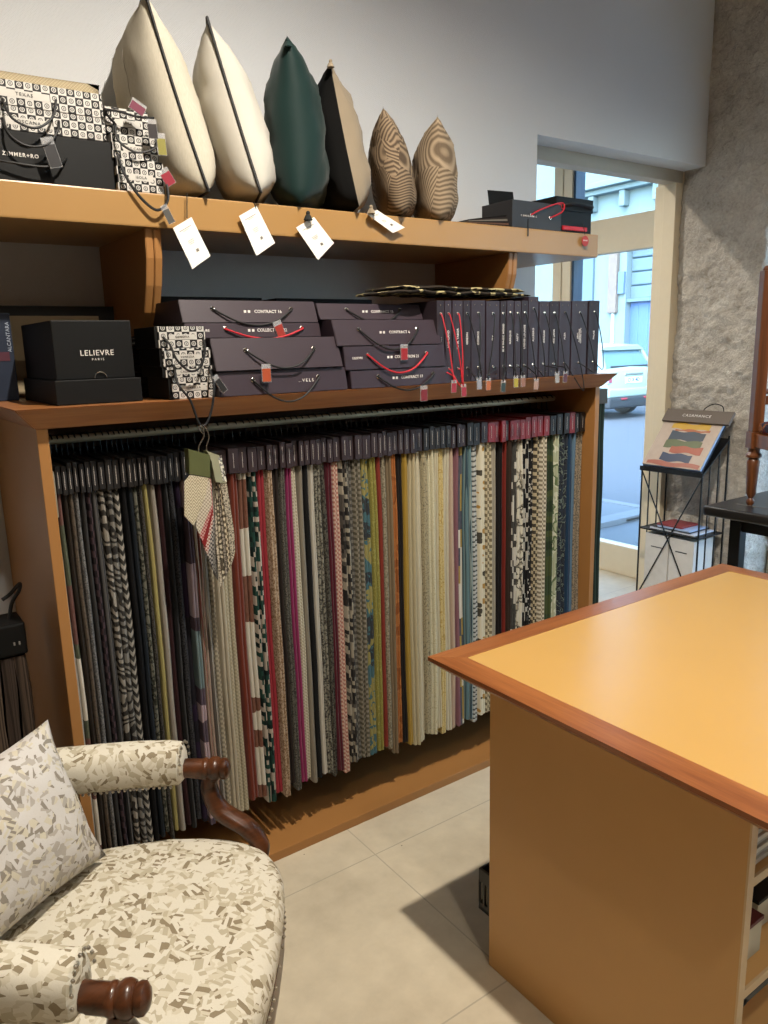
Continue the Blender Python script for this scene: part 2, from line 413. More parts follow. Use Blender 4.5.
# ================================================================== upper wall shelf
UY, UZ0, UZ1 = 2.10, 1.875, 1.961
sh = thing('wall_shelf', 'thick amber wooden shelf on the back wall holding the cushions', 'shelf', (.5, 2.55, UZ0))
MB().box(XW0+.002, 2.545, UY, 2.548, UZ0, UZ1, .004).build('shelf_board', M_SHELF, sh)
for x0, x1 in ((.739, .783), (2.079, 2.124)):
    pr = [(2.548, UZ0), (2.12, UZ0), (2.125, 1.80), (2.145, 1.73), (2.18, 1.66), (2.23, 1.60), (2.30, 1.545), (2.39, 1.50), (2.548, 1.48)]
    b = MB(); w_ = (x1-x0)
    b.prism([(x0, y, z) for y, z in pr], (w_*.47, 0, 0), .002); b.prism([(x0+w_*.53, y, z) for y, z in pr], (w_*.47, 0, 0), .002)
    b.prism([(x0+w_*.4, y+(.006 if y < 2.54 else 0), z+(.004 if z < 1.87 else 0)) for y, z in pr], (w_*.2, 0, 0))
    b.build('bracket', M_ORANGE, sh)

# ================================================================== cutting table
TX0, TX1, TY0, TY1, TZ = 1.065, 2.300, .47, 1.347, .83
tb = thing('cutting_table', 'large cutting table with apricot top and reddish wooden edge', 'table', (1.68, .92, 0))
bw = .066
MB().box(TX0+bw, TX1-bw, TY0+bw, TY1-bw, TZ-.03, TZ).build('table_top', M_LAM, tb)
def rim(ax):
    b = MB(); zt, zb, ins = TZ+.0006, TZ-.036, .03
    o = [(TX0, TY0), (TX1, TY0), (TX1, TY1), (TX0, TY1)]; i_ = [(TX0+bw, TY0+bw), (TX1-bw, TY0+bw), (TX1-bw, TY1-bw), (TX0+bw, TY1-bw)]
    ub = [(TX0+ins, TY0+ins), (TX1-ins, TY0+ins), (TX1-ins, TY1-ins), (TX0+ins, TY1-ins)]
    for k in ax:
        q = (k+1) % 4
        A, B, C_, D = o[k], o[q], i_[q], i_[k]; E_, F_ = ub[k], ub[q]
        v = [b.b.verts.new(p) for p in ((*A, zt-.002), (*B, zt-.002), (*C_, zt), (*D, zt), (*A, zt-.012), (*B, zt-.012), (*E_, zb), (*F_, zb), (*C_, zb), (*D, zb))]
        for f in ((0, 1, 2, 3), (4, 5, 1, 0), (6, 7, 5, 4), (9, 8, 7, 6), (3, 2, 8, 9), (0, 3, 9, 6, 4), (1, 5, 7, 8, 2)): b.b.faces.new([v[j] for j in f])
    return b
for k_ in (0, 2): rim((k_,)).build('wooden_edge', M_BORDX, tb)
for k_ in (1, 3): rim((k_,)).build('wooden_edge', M_BORDY, tb)
MB().box(1.162, 1.182, .597, 1.235, 0, .794, .001).build('side_panel', M_DESK, tb)
MB().box(1.162, 1.182, .593, .597, 0, .794).build('edge_strip', M_EDGE, tb)
MB().box(2.19, 2.21, .595, 1.235, 0, .794, .001).build('side_panel', M_DESK, tb)
MB().box(1.182, 2.19, .90, .915, .0, .794).build('back_panel', M_DESK, tb)
for z in (.632, .40, .06):
    MB().box(1.182, 2.19, .60, .90, z-.016, z).build('shelf', M_DESK, tb); MB().box(1.182, 2.19, .595, .60, z-.017, z+.001).build('edge_strip', M_EDGE, tb)
MB().box(1.182, 2.19, .915, 1.235, .095, .111).build('shelf', M_DESK, tb)
# ================================================================== cushions on the wall shelf
def cushion_geo(w, h, T, pinch=.07, n=20, wr=.004, seed=0, ebot=2.4):
    """returns front and back grids of points (thickness on x, width on y, height on z)"""
    from mathutils import noise as nz
    def pt(i, j, s):
        u = -1+2*i/n; v = -1+2*j/n
        u = math.copysign(abs(u)**.85, u) if u else 0; v = math.copysign(abs(v)**.85, v) if v else 0
        y = w/2*u*(1-pinch*(1-v*v)*(abs(u)**3)); z = h/2*v*(1-pinch*(1 if v > 0 or ebot < 3 else .25)*(1-u*u)*(abs(v)**3))
        t = T/2*((1-abs(u)**2.6)*(1-abs(v)**(2.2 if v > 0 else ebot)))**.6
        edge = (1-abs(u)**6)*(1-abs(v)**6)
        t += (nz.noise(Vector((u*3+seed, v*3, s*5)))*wr*1.6+nz.noise(Vector((u*8+seed, v*8, s*9)))*wr)*edge
        return Vector((s*max(t, 0), y, z))
    return pt, n
def cushion(name, label, loc, w, h, T, mats, lean=0, front=False, yaw=0, tilt=0, pinch=.07, piping=None, group=None, seed=0, cat='cushion', side_names=('cover',), wr=.004):
    if front: loc = (loc[0]-math.sin(yaw)*w/2, 2.085+math.cos(yaw)*w/2, loc[2])
    M = Matrix.Translation(loc) @ Matrix.Rotation(yaw, 4, 'Z') @ Matrix.Rotation(lean, 4, 'Y') @ Matrix.Rotation(tilt, 4, 'X')
    t = thing(name, label, cat, Vector(loc)-Vector((0, 0, h/2)), group)
    pt, n = cushion_geo(w, h, T, pinch, 20, wr, seed, 5.5 if front else 2.4)
    sides = ((-1, 1),) if len(mats) == 1 else ((-1,), (1,))
    for ss, mt, nm in zip(sides, mats, side_names):
        b = MB()
        for s in ss:
            g = [[b.b.verts.new(M @ pt(i, j, s)) for j in range(n+1)] for i in range(n+1)]
            for i in range(n):
                for j in range(n): b.b.faces.new((g[i][j], g[i+1][j], g[i+1][j+1], g[i][j+1]))
        bmesh.ops.remove_doubles(b.b, verts=b.b.verts, dist=.0004)
        b.build(nm, mt, t, 'all')
    ring = [pt(i, 0, 0) for i in range(n)]+[pt(n, j, 0) for j in range(n)]+[pt(n-i, n, 0) for i in range(n)]+[pt(0, n-j, 0) for j in range(n)]
    if piping: MB().tube([M @ p for p in ring], .0042, 6, closed=True).build('piping', piping, t, True)
    return t, M, pt
F_CREAM = fabric('plain', 'bab3a3'); F_FUR = fabric('velvet', 'c2bdb2'); F_GREEN = fabric('velvet', '112927')
F_BLK = fabric('plain', '101010'); F_TAUPE = fabric('velvet', '8d7f6b')
F_MAZE = fabric('maze', '85735e', '44382d'); F_MAZE2 = fabric('maze', '94836d', '5c4e3f', s=.8)
YC = 2.3
Z0 = UZ1+.002
def price_tag(t, corners, Y, string):
    c = [P(x, y, 1, Y) for x, y in corners]
    b = MB(); b.prism(c, (0, .0012, 0)); b.build('price_tag', M_WHITE, t)
    u = (c[1]-c[0]).normalized(); dn = (c[3]-c[0])
    o = c[0]+(c[1]-c[0])*.5
    for k, s_ in ((.16, .7), (.40, .35), (.46, .3)):
        q = o+dn*k; w_ = (c[1]-c[0]).length*s_/2
        pass
    ink = MB()
    for k, s_, hh in ((.14, .62, .0016), (.18, .3, .001), (.42, .3, .0011), (.46, .3, .0011), (.50, .22, .0011)):
        q = o+dn*k; w_ = (c[1]-c[0]).length*s_/2; v = dn.normalized()*hh
        ink.prism([q-u*w_, q+u*w_, q+u*w_+v, q-u*w_+v], (0, -.0005, 0))
    q = o+dn*.66+u*.002
    for i in range(7): ink.prism([q+u*(.0013*i), q+u*(.0013*i+.0007), q+u*(.0013*i+.0007)+dn.normalized()*.008, q+u*(.0013*i)+dn.normalized()*.008], (0, -.0005, 0))
    ink.build('printing', M_GREYINK, t)
    MB().tube([P(*p, 1, Y) for p in string], .0014, 6, smooth=4).build('string', M_NOIR, t, True)
def tassel(t, p, r, mat, name='tassel'):
    b = MB(); p = Vector(p)
    for k in range(14):
        a = 2*PI*k/14; d = Vector((math.cos(a)*r*.75, math.sin(a)*r*.75, -r*1.6))
        b.tube([p, p+d*.5+Vector((0, 0, r*.1)), p+d], lambda q: r*(.22+.12*q), 5)
    b.ball(p, r*.5); b.build(name, mat, t, True)
c1, M1, g1 = cushion('cushion', 'large cream cushion with black piping, leaning left beside the checked sample books', (.845, YC, 2.207), .43, .485, .19, [F_CREAM], front=True, yaw=math.radians(-8), lean=math.radians(-15.5), piping=M_NOIR, seed=1, group='cushions on the wall shelf')
MB().tube([M1 @ (g1(6, j, -1)+Vector((-.001, 0, 0))) for j in range(3, 17)], .0006, 5).build('stitching', M_GREYINK, c1)
price_tag(c1, [(173, 228), (191.5, 217), (210.5, 256), (192.5, 269)], 2.085, [(187, 193), (187, 205), (187, 218)])
c2, *_ = cushion('cushion', 'cream plush cushion with thin black piping, beside the dark green one', (1.005, YC, 2.199), .42, .45, .18, [F_FUR], front=True, yaw=math.radians(-22), lean=math.radians(-15), piping=M_NOIR, seed=2, group='cushions on the wall shelf', wr=.007)
price_tag(c2, [(239, 216), (256.5, 206), (275, 243), (256.5, 256)], 2.085, [(253, 202), (255, 205), (256, 209)])
c3, M3, g3 = cushion('cushion', 'dark green velvet cushion with tassels at its corners', (1.187, YC, 2.193), .42, .45, .19, [F_GREEN], front=True, yaw=math.radians(-31), lean=math.radians(-2), seed=3, group='cushions on the wall shelf', wr=.008)
tassel(c3, M3 @ g3(0, 19, -.5), .011, F_GREEN); tassel(c3, P(308, 213, 1, 2.078), .013, plain('black_tassel', '121614', .8))
price_tag(c3, [(296, 227.5), (314, 217), (334, 243), (318, 260)], 2.085, [(309, 216), (309, 220), (309, 223)])
c4, M4, g4 = cushion('cushion', 'two-tone cushion, black on one side and taupe velvet on the other', (1.36, YC, 2.174), .42, .41, .165, [F_BLK, F_TAUPE], front=True, yaw=math.radians(-24), lean=math.radians(-10.5), seed=4, group='cushions on the wall shelf', side_names=('black_cover', 'taupe_cover'), wr=.009)
tassel(c4, M4 @ g4(0, 20, 0)+Vector((0, -.004, -.004)), .011, F_TAUPE); tassel(c4, P(371, 207, 1, 2.078), .013, F_TAUPE)
price_tag(c4, [(367, 214), (377, 210), (405, 227.5), (393, 233)], 2.08, [(370, 208), (371, 211), (372, 213)])
cushion('cushion', 'small brown maze-patterned cushion leaning left against the taupe one', (1.538, YC-.02, 2.122), .40, .32, .14, [F_MAZE], front=True, yaw=math.radians(-34), lean=math.radians(-10), seed=5, group='cushions on the wall shelf', pinch=.05)
cushion('cushion', 'small beige maze-patterned cushion, last on the right', (1.725, YC-.02, 2.120), .40, .32, .155, [F_MAZE2], front=True, yaw=math.radians(-34), lean=math.radians(-1), seed=6, group='cushions on the wall shelf', pinch=.05)
F_WEAVE = fabric('check', 'b8aa8d', '9c8d70', s=2.4)
cushion('cushion', 'wide beige woven cushion lying behind the checked sample books', (.35, 2.463, 2.14), .82, .35, .12, [F_WEAVE], yaw=math.radians(90), seed=7, group='cushions on the wall shelf', pinch=.03)

# ================================================================== sample books and boxes
def emblem_mat():
    N = Nd('chequered_emblem_paper', .5, 0, .3); X, Y, Z = N.xyz(N.co()); s = 1/.0195
    x = N.m_('MULTIPLY', X, s); z = N.m_('MULTIPLY', Z, s); ix = N.m_('FLOOR', x); iz = N.m_('FLOOR', z)
    par = N.m_('MODULO', N.m_('ADD', N.m_('ADD', ix, iz), 400), 2)
    u = N.m_('SUBTRACT', N.m_('SUBTRACT', x, ix), .5); v = N.m_('SUBTRACT', N.m_('SUBTRACT', z, iz), .5)
    r = N.m_('SQRT', N.m_('ADD', N.m_('POWER', u, 2), N.m_('POWER', v, 2)))
    ring = N.m_('MULTIPLY', N.m_('LESS_THAN', r, .30), N.m_('GREATER_THAN', r, .21))
    bar = N.m_('MULTIPLY', N.m_('LESS_THAN', N.m_('ABSOLUTE', N.m_('SUBTRACT', N.m_('ABSOLUTE', u), .05)), .03), N.m_('LESS_THAN', N.m_('ABSOLUTE', v), .14))
    g = N.m_('MAXIMUM', ring, bar); f = N.m_('ABSOLUTE', N.m_('SUBTRACT', par, g))
    N.col(N.mix(f, lin('b9b5af'), lin('0f0e0f'))); return N.m
M_EMB = emblem_mat()
M_STRIP = plain('pale_label', 'b5b1aa', .6, var=.01)
def eyelet(b, p, nrm, r=.0052):
    p = Vector(p); q = Vector(nrm).normalized(); a = q.orthogonal().normalized(); c = q.cross(a)
    b.tube([p+a*r*math.cos(2*PI*k/10)+c*r*math.sin(2*PI*k/10)+q*.0008 for k in range(10)], .0014, 5, closed=True)
def cord(parent, pts, mat=M_NOIR, r=.0022, name='cord'):
    return MB().tube(pts, r, 7, smooth=6).build(name, mat, parent, True)
def swatch_tag(t, p, c, w=.019, h=.036, lean=0.0, y=None):
    """clear sleeve with a coloured card, hanging with its top at p"""
    p = Vector(p); R = Matrix.Translation(p) @ Matrix.Rotation(lean, 4, 'Y')
    a = MB().box(-w/2, w/2, -.0015, .0015, -h, 0, .0004, 1).build('tag_sleeve', M_CLEAR, t, xf=R)
    MB().box(-w/2+.0015, w/2-.0015, -.0019, .0007, -h+.002, -h*.25).build('tag_card', plain('tag_'+c, ''.join('%02x' % int(int(c[i:i+2], 16)*.8) for i in (0, 2, 4)), .5), a, xf=R)
    return a
def box_case(name, label, group, x0, x1, y, z0, z1, depth, lean, mat, words=None, wsz=.011, eye=None, cordm=None, sag=None, tagc=None, cat='box', wx=.5, small=None, dots=False):
    """flat presentation box, its front face leaning back by lean from bottom to top"""
    t = thing(name, label, cat, ((x0+x1)/2, y+depth/2, z0), group)
    MB().hexa([(x0, y, z0), (x1, y, z0), (x1, y+depth, z0), (x0, y+depth, z0), (x0, y+lean, z1), (x1, y+lean, z1), (x1, y+depth, z1), (x0, y+depth, z1)], .0015).build('case', mat, t)
    up = Vector((0, lean, z1-z0)).normalized(); h = (z1-z0)
    def F(fx, fz, off=.0006): return Vector((x0+(x1-x0)*fx, y+lean*fz, z0+h*fz))+Vector((0, -up.z, up.y))*off
    if words: text(words, wsz, F(wx, .5), (1, 0, 0), up, M_INK, t)
    if small: text(small, wsz*.75, F(.12, .5), (1, 0, 0), up, M_INK, t)
    if dots:
        b = MB(); o = F(wx, .5)-Vector((.070, 0, 0))
        for k in (0, 1): b.box(-.004+k*.012, .003+k*.012, -.0006, 0, -.0035, .0035)
        b.build('emblem', M_INK, t, xf=Matrix.Translation(o))
    if eye:
        for e in eye:
            b = MB(); eyelet(b, F(e, .62, .001), (0, -up.z, up.y)); b.build('eyelet', M_STEEL, t, True)
        if sag:
            a, c = F(eye[0], .62, .001), F(eye[1], .62, .001)
            mid = [a+(c-a)*q+Vector((0, -.012, -sag*(1-(2*(q if q < sk else q)-1)**2))) for sk in (2,) for q in (.25, .5, .75)]
            yy = min(y-.008, a.y-.012)
            for q in mid: q.y = yy
            cord(t, [a+Vector((0, .004, 0)), a+Vector((0, -.004, -.002))]+mid+[c+Vector((0, -.004, -.002)), c+Vector((0, .004, 0))], cordm or M_NOIR, .0026)
            if tagc: swatch_tag(t, (a+(c-a)*tagc[1]).x*Vector((1, 0, 0))+Vector((0, yy-.005, a.z-sag*.75)), tagc[0], .027, .048, tagc[2])
    return t
def zat(px, py, Y): return P(px, py, 1, Y).z
# --- wall shelf, left: three wide books, three narrow ones
def logo_book(label, group, px0, px1, py0, py1, Y, depth, word, mat=M_EMB, lean=.006, wofs=.5):
    pm = (px0+px1)/2; z0 = zat(pm, py1, Y); z1 = zat(pm, py0, Y); x0 = PX(px0, (py0+py1)/2, Y); x1 = PX(px1, (py0+py1)/2, Y)
    t = thing('sample_book', label, 'sample book', ((x0+x1)/2, Y+depth/2, z0), group)
    MB().box(x0, x1, Y, Y+depth, z0, z1, .0008, 1).build('cover', mat, t)
    MB().box(x0+.002, x1+.0005, Y+.004, Y+depth-.002, z0+.003, z1-.003).build('pages', M_PAGES, t)
    return t, x0, x1, z0, z1
GS = 'chequered sample books on the wall shelf'
Yb = 2.125
zb = UZ1+.001; zk = [zb, zat(100, 141, Yb), zat(100, 118, Yb), zat(100, 94, Yb)]
def wide(label, k, xr, word, mat):
    x0 = .215; t = thing('sample_book', label, 'sample book', ((x0+xr)/2, Yb+.1, zk[k]), GS)
    MB().box(x0, xr, Yb, Yb+.2, zk[k]+.0005, zk[k+1]-.0005, .0008, 1).build('cover', mat, t)
    return t
xr0 = PX(118, 170, Yb); xr1 = PX(105.5, 130, Yb); xr2 = PX(102.5, 105, Yb)
b0 = wide('thick black sample book with white lettering, lowest of the wide stack', 0, xr0, '', M_BLACK)
text('ZIMMER+RO', .0125, (PX(2, 153, Yb), Yb-.0006, zat(2, 153, Yb)), (1, 0, 0), (0, 0, 1), M_INK, b0, align='LEFT', spacing=1.25, bold=.0002)
cord(b0, [(.33, Yb-.002, zat(10, 160, Yb)), (.42, Yb-.02, zat(20, 165, Yb)), (PX(40, 169, Yb), Yb-.028, zat(40, 169, Yb)), (PX(58, 166, Yb), Yb-.025, zat(58, 166, Yb)), (PX(66, 159, Yb), Yb-.001, zat(66, 159, Yb))], M_BLACKM, .003)
swatch_tag(b0, (PX(46, 137, 2.09), 2.09, zat(46, 137, 2.09)), '2b292b', .03, .07, -.25)
b1 = wide('chequered emblem sample book on the thick black book, white strip reading toscana', 1, xr1, '', M_EMB)
b2 = wide('topmost wide chequered sample book, white strip reading texas', 2, xr2, '', M_EMB)
for bb, wd, pp in ((b1, 'TOSCANA', (27, 122.5)), (b2, 'TEXAS', (24, 95))):
    xx, zz = PX(*pp, Yb), zat(*pp, Yb)
    MB().box(xx-.058, xx+.058, Yb-.0005, Yb+.001, zz-.0085, zz+.0085).build('label_strip', M_STRIP, bb)
    text(wd, .011, (xx, Yb-.001, zz), (1, 0, 0), (0, 0, 1), M_BLACK, bb, spacing=1.3)
def pc(lst, Y): return [P(q[0], q[1], 1, Y or q[2]) for q in lst]
cord(b1, pc([(2, 118, Yb), (10, 135, 2.10), (28, 146, 2.09), (48, 144, 2.09), (58, 130, 2.10), (59, 121, Yb)], 0), M_NOIR, .003)
cord(b2, pc([(2, 98, Yb), (12, 118, 2.10), (35, 128, 2.09), (52, 118, 2.10), (56, 100, Yb)], 0), M_NOIR, .003)
rows3 = [('ISOLA', 117, 163.5, 160, 2.108), ('VULCANO', 112, 158, 135.5, 2.118), ('LIMA', 106, 148, 109, 2.128)]
zt = zb; books3 = []
for (wd, p0, p1, ytop, Y), lab in zip(rows3, ('narrow chequered sample book touching the shelf, lowest of its stack', 'narrow chequered sample book reading vulcano, middle of its stack', 'narrow chequered sample book reading lima, topmost of its stack')):
    z1 = zat((p0+p1)/2, ytop, Y); x0 = PX(p0, ytop+12, Y); x1 = PX(p1, ytop+12, Y)
    t = thing('sample_book', lab, 'sample book', ((x0+x1)/2, Y+.06, zt), GS)
    MB().box(x0, x1, Y, Y+.12, zt+.0005, z1-.0005, .0008, 1).build('cover', M_EMB, t)
    zc = zt+(z1-zt)*.45; xc = (x0+x1)/2
    MB().box(xc-.032, xc+.032, Y-.0005, Y+.001, zc-.008, zc+.008).build('label_strip', M_STRIP, t)
    text(wd, .0095, (xc, Y-.001, zc), (1, 0, 0), (0, 0, 1), M_BLACK, t, spacing=1.2)
    books3.append(t); zt = z1
cord(books3[2], pc([(116, 125, 2.12), (106, 112, 2.11), (116, 111, 2.10), (138, 117, 2.09), (154, 118, 2.09)], 0), M_NOIR, .003)
cord(books3[1], pc([(115, 125, 2.12), (118, 140, 2.10), (135, 152, 2.09), (152, 150, 2.09), (157, 142, 2.10), (156, 134, 2.118)], 0), M_NOIR, .003)
cord(books3[0], pc([(118, 155, 2.11), (125, 175, 2.09), (140, 197, 2.085), (156, 210, 2.08), (166, 204, 2.08), (168, 192, 2.085), (163, 170, 2.105)], 0), M_NOIR, .0038)
swatch_tag(books3[2], P(140, 102, 1, 2.085), '7a2342', .04, .03, .5)
swatch_tag(books3[2], P(151, 119, 1, 2.08), '2a2223', .026, .048, -.05)
swatch_tag(books3[1], P(160, 133, 1, 2.09), '9a9140', .025, .055, -.05)
swatch_tag(books3[0], P(162, 169, 1, 2.09), 'a32036', .03, .045, -.55)
swatch_tag(books3[0], P(163, 205, 1, 2.075), '5d5a56', .02, .05, -.45)

# --- wall shelf, right: dark books beyond the cushions
def on_shelf_box(label, px0, px1, pyt, pyb, Y, depth, mat, group='dark sample boxes at the right end of the wall shelf', z0=None):
    pm = (px0+px1)/2; z0 = z0 or UZ1+.001; z1 = zat(pm, pyt, Y); x0, x1 = PX(px0, pyb, Y), PX(px1, pyb, Y)
    t = thing('sample_box', label, 'box', ((x0+x1)/2, Y+depth/2, z0), group)
    MB().box(x0, x1, Y, Y+depth, z0, z1, .0015).build('case', mat, t); return t, x0, x1, z0, z1
t, x0, x1, z0, z1 = on_shelf_box('charcoal sample box with a red cord, in front on the wall shelf', 512, 561, 202, 228, 2.115, .16, M_GREYBOX)
text('C  A M E R I C A N   C', .0085, (x0+.085, 2.1144, (z0+z1)/2-.004), (1, 0, 0), (0, 0, 1), M_INK, t)
b = MB(); ea, eb = P(531, 215, 1, 2.114), P(550, 218, 1, 2.114)
eyelet(b, ea, (0, -1, 0)); b.build('eyelet', M_STEEL, t, True)
b = MB(); eyelet(b, eb, (0, -1, 0)); b.build('eyelet', M_STEEL, t, True)
cord(t, [ea, P(540, 210, 1, 2.105), P(556, 204, 1, 2.11), P(564, 204, 1, 2.11), P(562, 212, 1, 2.10), eb], M_RED, .0026)
MB().box(x0+.06, x0+.064, 2.094, 2.097, z0-.03, z0+.03).build('ribbon', M_NOIR, t)
t, x0, x1, z0, z1 = on_shelf_box('flat black sample box lying under another at the shelf end', 560, 591, 212, 226, 2.13, .22, M_BLACK)
MB().box(x0+.01, x1-.03, 2.122, 2.131, z0+.01, z0+.026, .003).build('red_ribbon', M_RED, t)
r = P(585, 241, 1, 2.09); MB().lathe([(.0195, 0), (.0195, .0015)], 0, 0, 0, 24, Matrix.Translation(r) @ Matrix.Rotation(PI/2, 4, 'X')).build('round_tag', plain('red_round', 'a82a1c', .5), t)
text('WOOD', .0075, r+Vector((0, -.0017, .0015)), (1, 0, 0), (0, 0, 1), M_INK, t, name='tag_lettering')
MB().tube([P(583, 222, 1, 2.12), P(584, 229, 1, 2.092), P(585, 235, 1, 2.09)], .0012, 5).build('string', M_NOIR, t)
zz = z1+.001
t, x0, x1, z0, z1 = on_shelf_box('black sample box with a black strap, topmost at the shelf end', 556, 593, 198, 214, 2.13, .24, M_BLACK, z0=zz)
MB().tube([(x0+.03, 2.128, z0+.012), (x0+.05, 2.11, z0+.018), (x0+.085, 2.105, z0+.022), (x1-.03, 2.11, z0+.018), (x1-.02, 2.128, z0+.012)], .007, 8, smooth=4, flat=(.4, 1)).build('strap', M_NOIR, t, True)
MB().box(x0+.012, x0+.04, 2.127, 2.131, z0+.004, z0+.02, .002).build('red_ribbon', M_RED, t)
t = thing('swatch_bundle', 'low pile of dark striped swatches between cushion and charcoal box', 'fabric swatches', (1.87, 2.2, UZ1+.001), None)
for k, cc in enumerate(('221d1c', '5c4437', '191616', '6d675f', '2b2422', '151313')):
    xa, xb = PX(466+k*1.2, 222, 2.12), PX(509, 222, 2.12); z = UZ1+.001+k*.0030; zr = UZ1+.001+k*.0075
    pr = [(xa, z), ((xa+xb)/2, (z+zr)/2-.001), (xb, zr), (xb, zr+.0068), ((xa+xb)/2, (z+zr)/2+.0046), (xa, z+.0024)]
    MB().prism([(x, 2.118+.003*k, zz_) for x, zz_ in pr], (0, .14, 0)).build('swatch', fabric('plain', cc), t)
t = thing('display_card', 'small black card with white lettering leaning on the wall behind the swatches', 'card', (1.98, 2.24, UZ1+.03), None)
c = [P(488, 190, 1, 2.27), P(513, 192, 1, 2.27), P(517, 207, 1, 2.24), P(492, 207, 1, 2.24)]
for q in c[2:]: q.z = UZ1+.034
MB().prism(c, (0, .004, .001)).build('card', M_BLACK, t)
text('J.Mallory', .011, (c[0]+c[1]+c[2]+c[3])/4+Vector((0, -.004, .004)), c[1]-c[0], c[0]-c[3], M_INK, t)

# --- cabinet top: left
Y = 1.945
x0, x1 = PX(57, 403, Y), PX(143, 401, Y)
t = thing('presentation_box', 'black lidded presentation box with white lettering and a ring pull', 'box', ((x0+x1)/2, Y+.17, CZ), None)
zt1 = zat(100, 379, Y); zt2 = zat(97, 320, Y)
MB().box(x0, x1, Y, Y+.36, CZ+.001, zt1, .002).build('base_tray', M_BLACK, t)
MB().box(x0+.008, x1-.010, Y+.012, Y+.35, zt1, zt2, .0025).build('lid', M_BLACK, t)
text('LELIEVRE', .0185, (PX(97, 353, Y+.012), Y+.0112, zat(97, 353, Y+.012)), (1, 0, 0), (0, 0, 1), M_INK, t, spacing=1.12)
text('PARIS', .0075, (PX(98, 359.5, Y+.012), Y+.0112, zat(98, 359.3, Y+.012)), (1, 0, 0), (0, 0, 1), M_INK, t, spacing=1.7)
rp = P(101, 378, 1, Y+.008)
MB().tube([rp+Vector((.0145*math.cos(a*PI/12), 0, .0145*math.sin(a*PI/12))) for a in range(0, 13)], .0012, 6).build('ring_pull', M_STEEL, t, True)
Yd = 2.30
xr_ = PX(15, 360, Yd)
t = thing('sample_book', 'navy upright sample book with silver vertical lettering at the left edge', 'sample book', (xr_-.1, Yd+.1, CZ), None)
MB().box(xr_-.17, xr_, Yd, Yd+.2, CZ+.001, zat(7, 313, Yd), .002).build('cover', plain('navy_card', '1c2536', .5), t)
text('ALCANTARA', .0135, (PX(8.5, 338, Yd), Yd-.0006, zat(8.5, 337, Yd)), (0, 0, 1), (-1, 0, 0), plain('silver_lettering', '9aa2b0', .4), t, align='CENTER')
MB().box(xr_-.045, xr_-.012, Yd-.001, Yd, zat(5, 361, Yd), zat(5, 352, Yd)).build('label_strip', plain('dark_red_label', '4a2430', .5), t)
t = thing('pattern_folder', 'flat black folder standing behind the lidded black box', 'folder', (.5, 2.47, CZ), None)
MB().box(.30, PX(116, 310, 2.46), 2.46, 2.47, CZ+.001, zat(60, 306, 2.46), .001).build('cover', M_BLACKM, t)
MB().box(.31, PX(98, 318, 2.455), 2.449, 2.459, CZ+.001, zat(60, 316, 2.455)).build('paper', plain('beige_paper', '9d8c6e', .7), t)
# page stack and narrow chequered books
t = thing('swatch_pile', 'dark layered pile of swatches between black box and chequered books', 'fabric swatches', (.70, 2.15, CZ), None)
for k in range(13):
    z = CZ+.001+k*.0128; cc = ('1d1718', '2a2120', '161415', '33302b')[k % 4]
    xa = PX(145+random.uniform(-3, 3), 360, 2.08); xb = PX(161, 360, 2.08)
    MB().hexa([(xa, 2.08, z), (xb, 2.08, z), (xb, 2.3, z), (xa, 2.3, z), (xa+.004, 2.085, z+.0095), (xb, 2.08, z+.012), (xb, 2.3, z+.012), (xa, 2.3, z+.0095)], .001).build('swatch', fabric('plain', cc), t)
GN = 'narrow chequered sample books on the cabinet'
zt = CZ+.001; nb = []
for (p0, p1, yt, wd), lab in zip(((172, 217, 377, 'ISABELLA'), (166, 215.5, 366, 'CASANOVA'), (163, 213.5, 347.5, 'VENEZIA'), (158, 208, 326, 'GENOVA')),
        ('lowest narrow chequered book standing on the cabinet top', 'second chequered book from the cabinet top, under two others', 'chequered book just under the topmost, cabinet stack', 'topmost narrow chequered book on the cabinet')):
    Y = 1.915; z1 = zat(190, yt, Y); x0, x1 = PX(p0, yt+8, Y), PX(p1-3, yt+8, Y)
    t = thing('sample_book', lab, 'sample book', ((x0+x1)/2, Y+.1, zt), GN)
    MB().box(x0, x1, Y, Y+.16, zt, z1-.001, .0008, 1).build('cover', M_EMB, t)
    MB().box(x0-.008, x0, Y+.004, Y+.16, zt, z1-.001, .0008, 1).build('spine', M_BLACK, t)
    zc = (zt+z1)/2; xc = (x0+x1)/2
    MB().box(xc-.034, xc+.034, Y-.0005, Y+.001, zc-.006, zc+.006).build('label_strip', M_STRIP, t)
    text(wd, .008, (xc, Y-.001, zc), (1, 0, 0), (0, 0, 1), M_BLACK, t, spacing=1.2); nb.append(t); zt = z1
cord(nb[3], pc([(163, 337, 1.915), (170, 345, 1.90), (177, 360, 1.89), (190, 371, 1.89), (201, 366, 1.89), (205, 350, 1.90), (203, 338, 1.915)], 0), M_NOIR, .003)
cord(nb[2], pc([(174, 365, 1.915), (178, 384, 1.87), (190, 400, 1.865), (199, 423, 1.865), (206, 424, 1.865), (212, 408, 1.865), (214, 385, 1.87), (209, 368, 1.915)], 0), M_NOIR, .003)
swatch_tag(nb[1], P(214, 376, 1, 1.88), '2a2829', .018, .05, -.6)

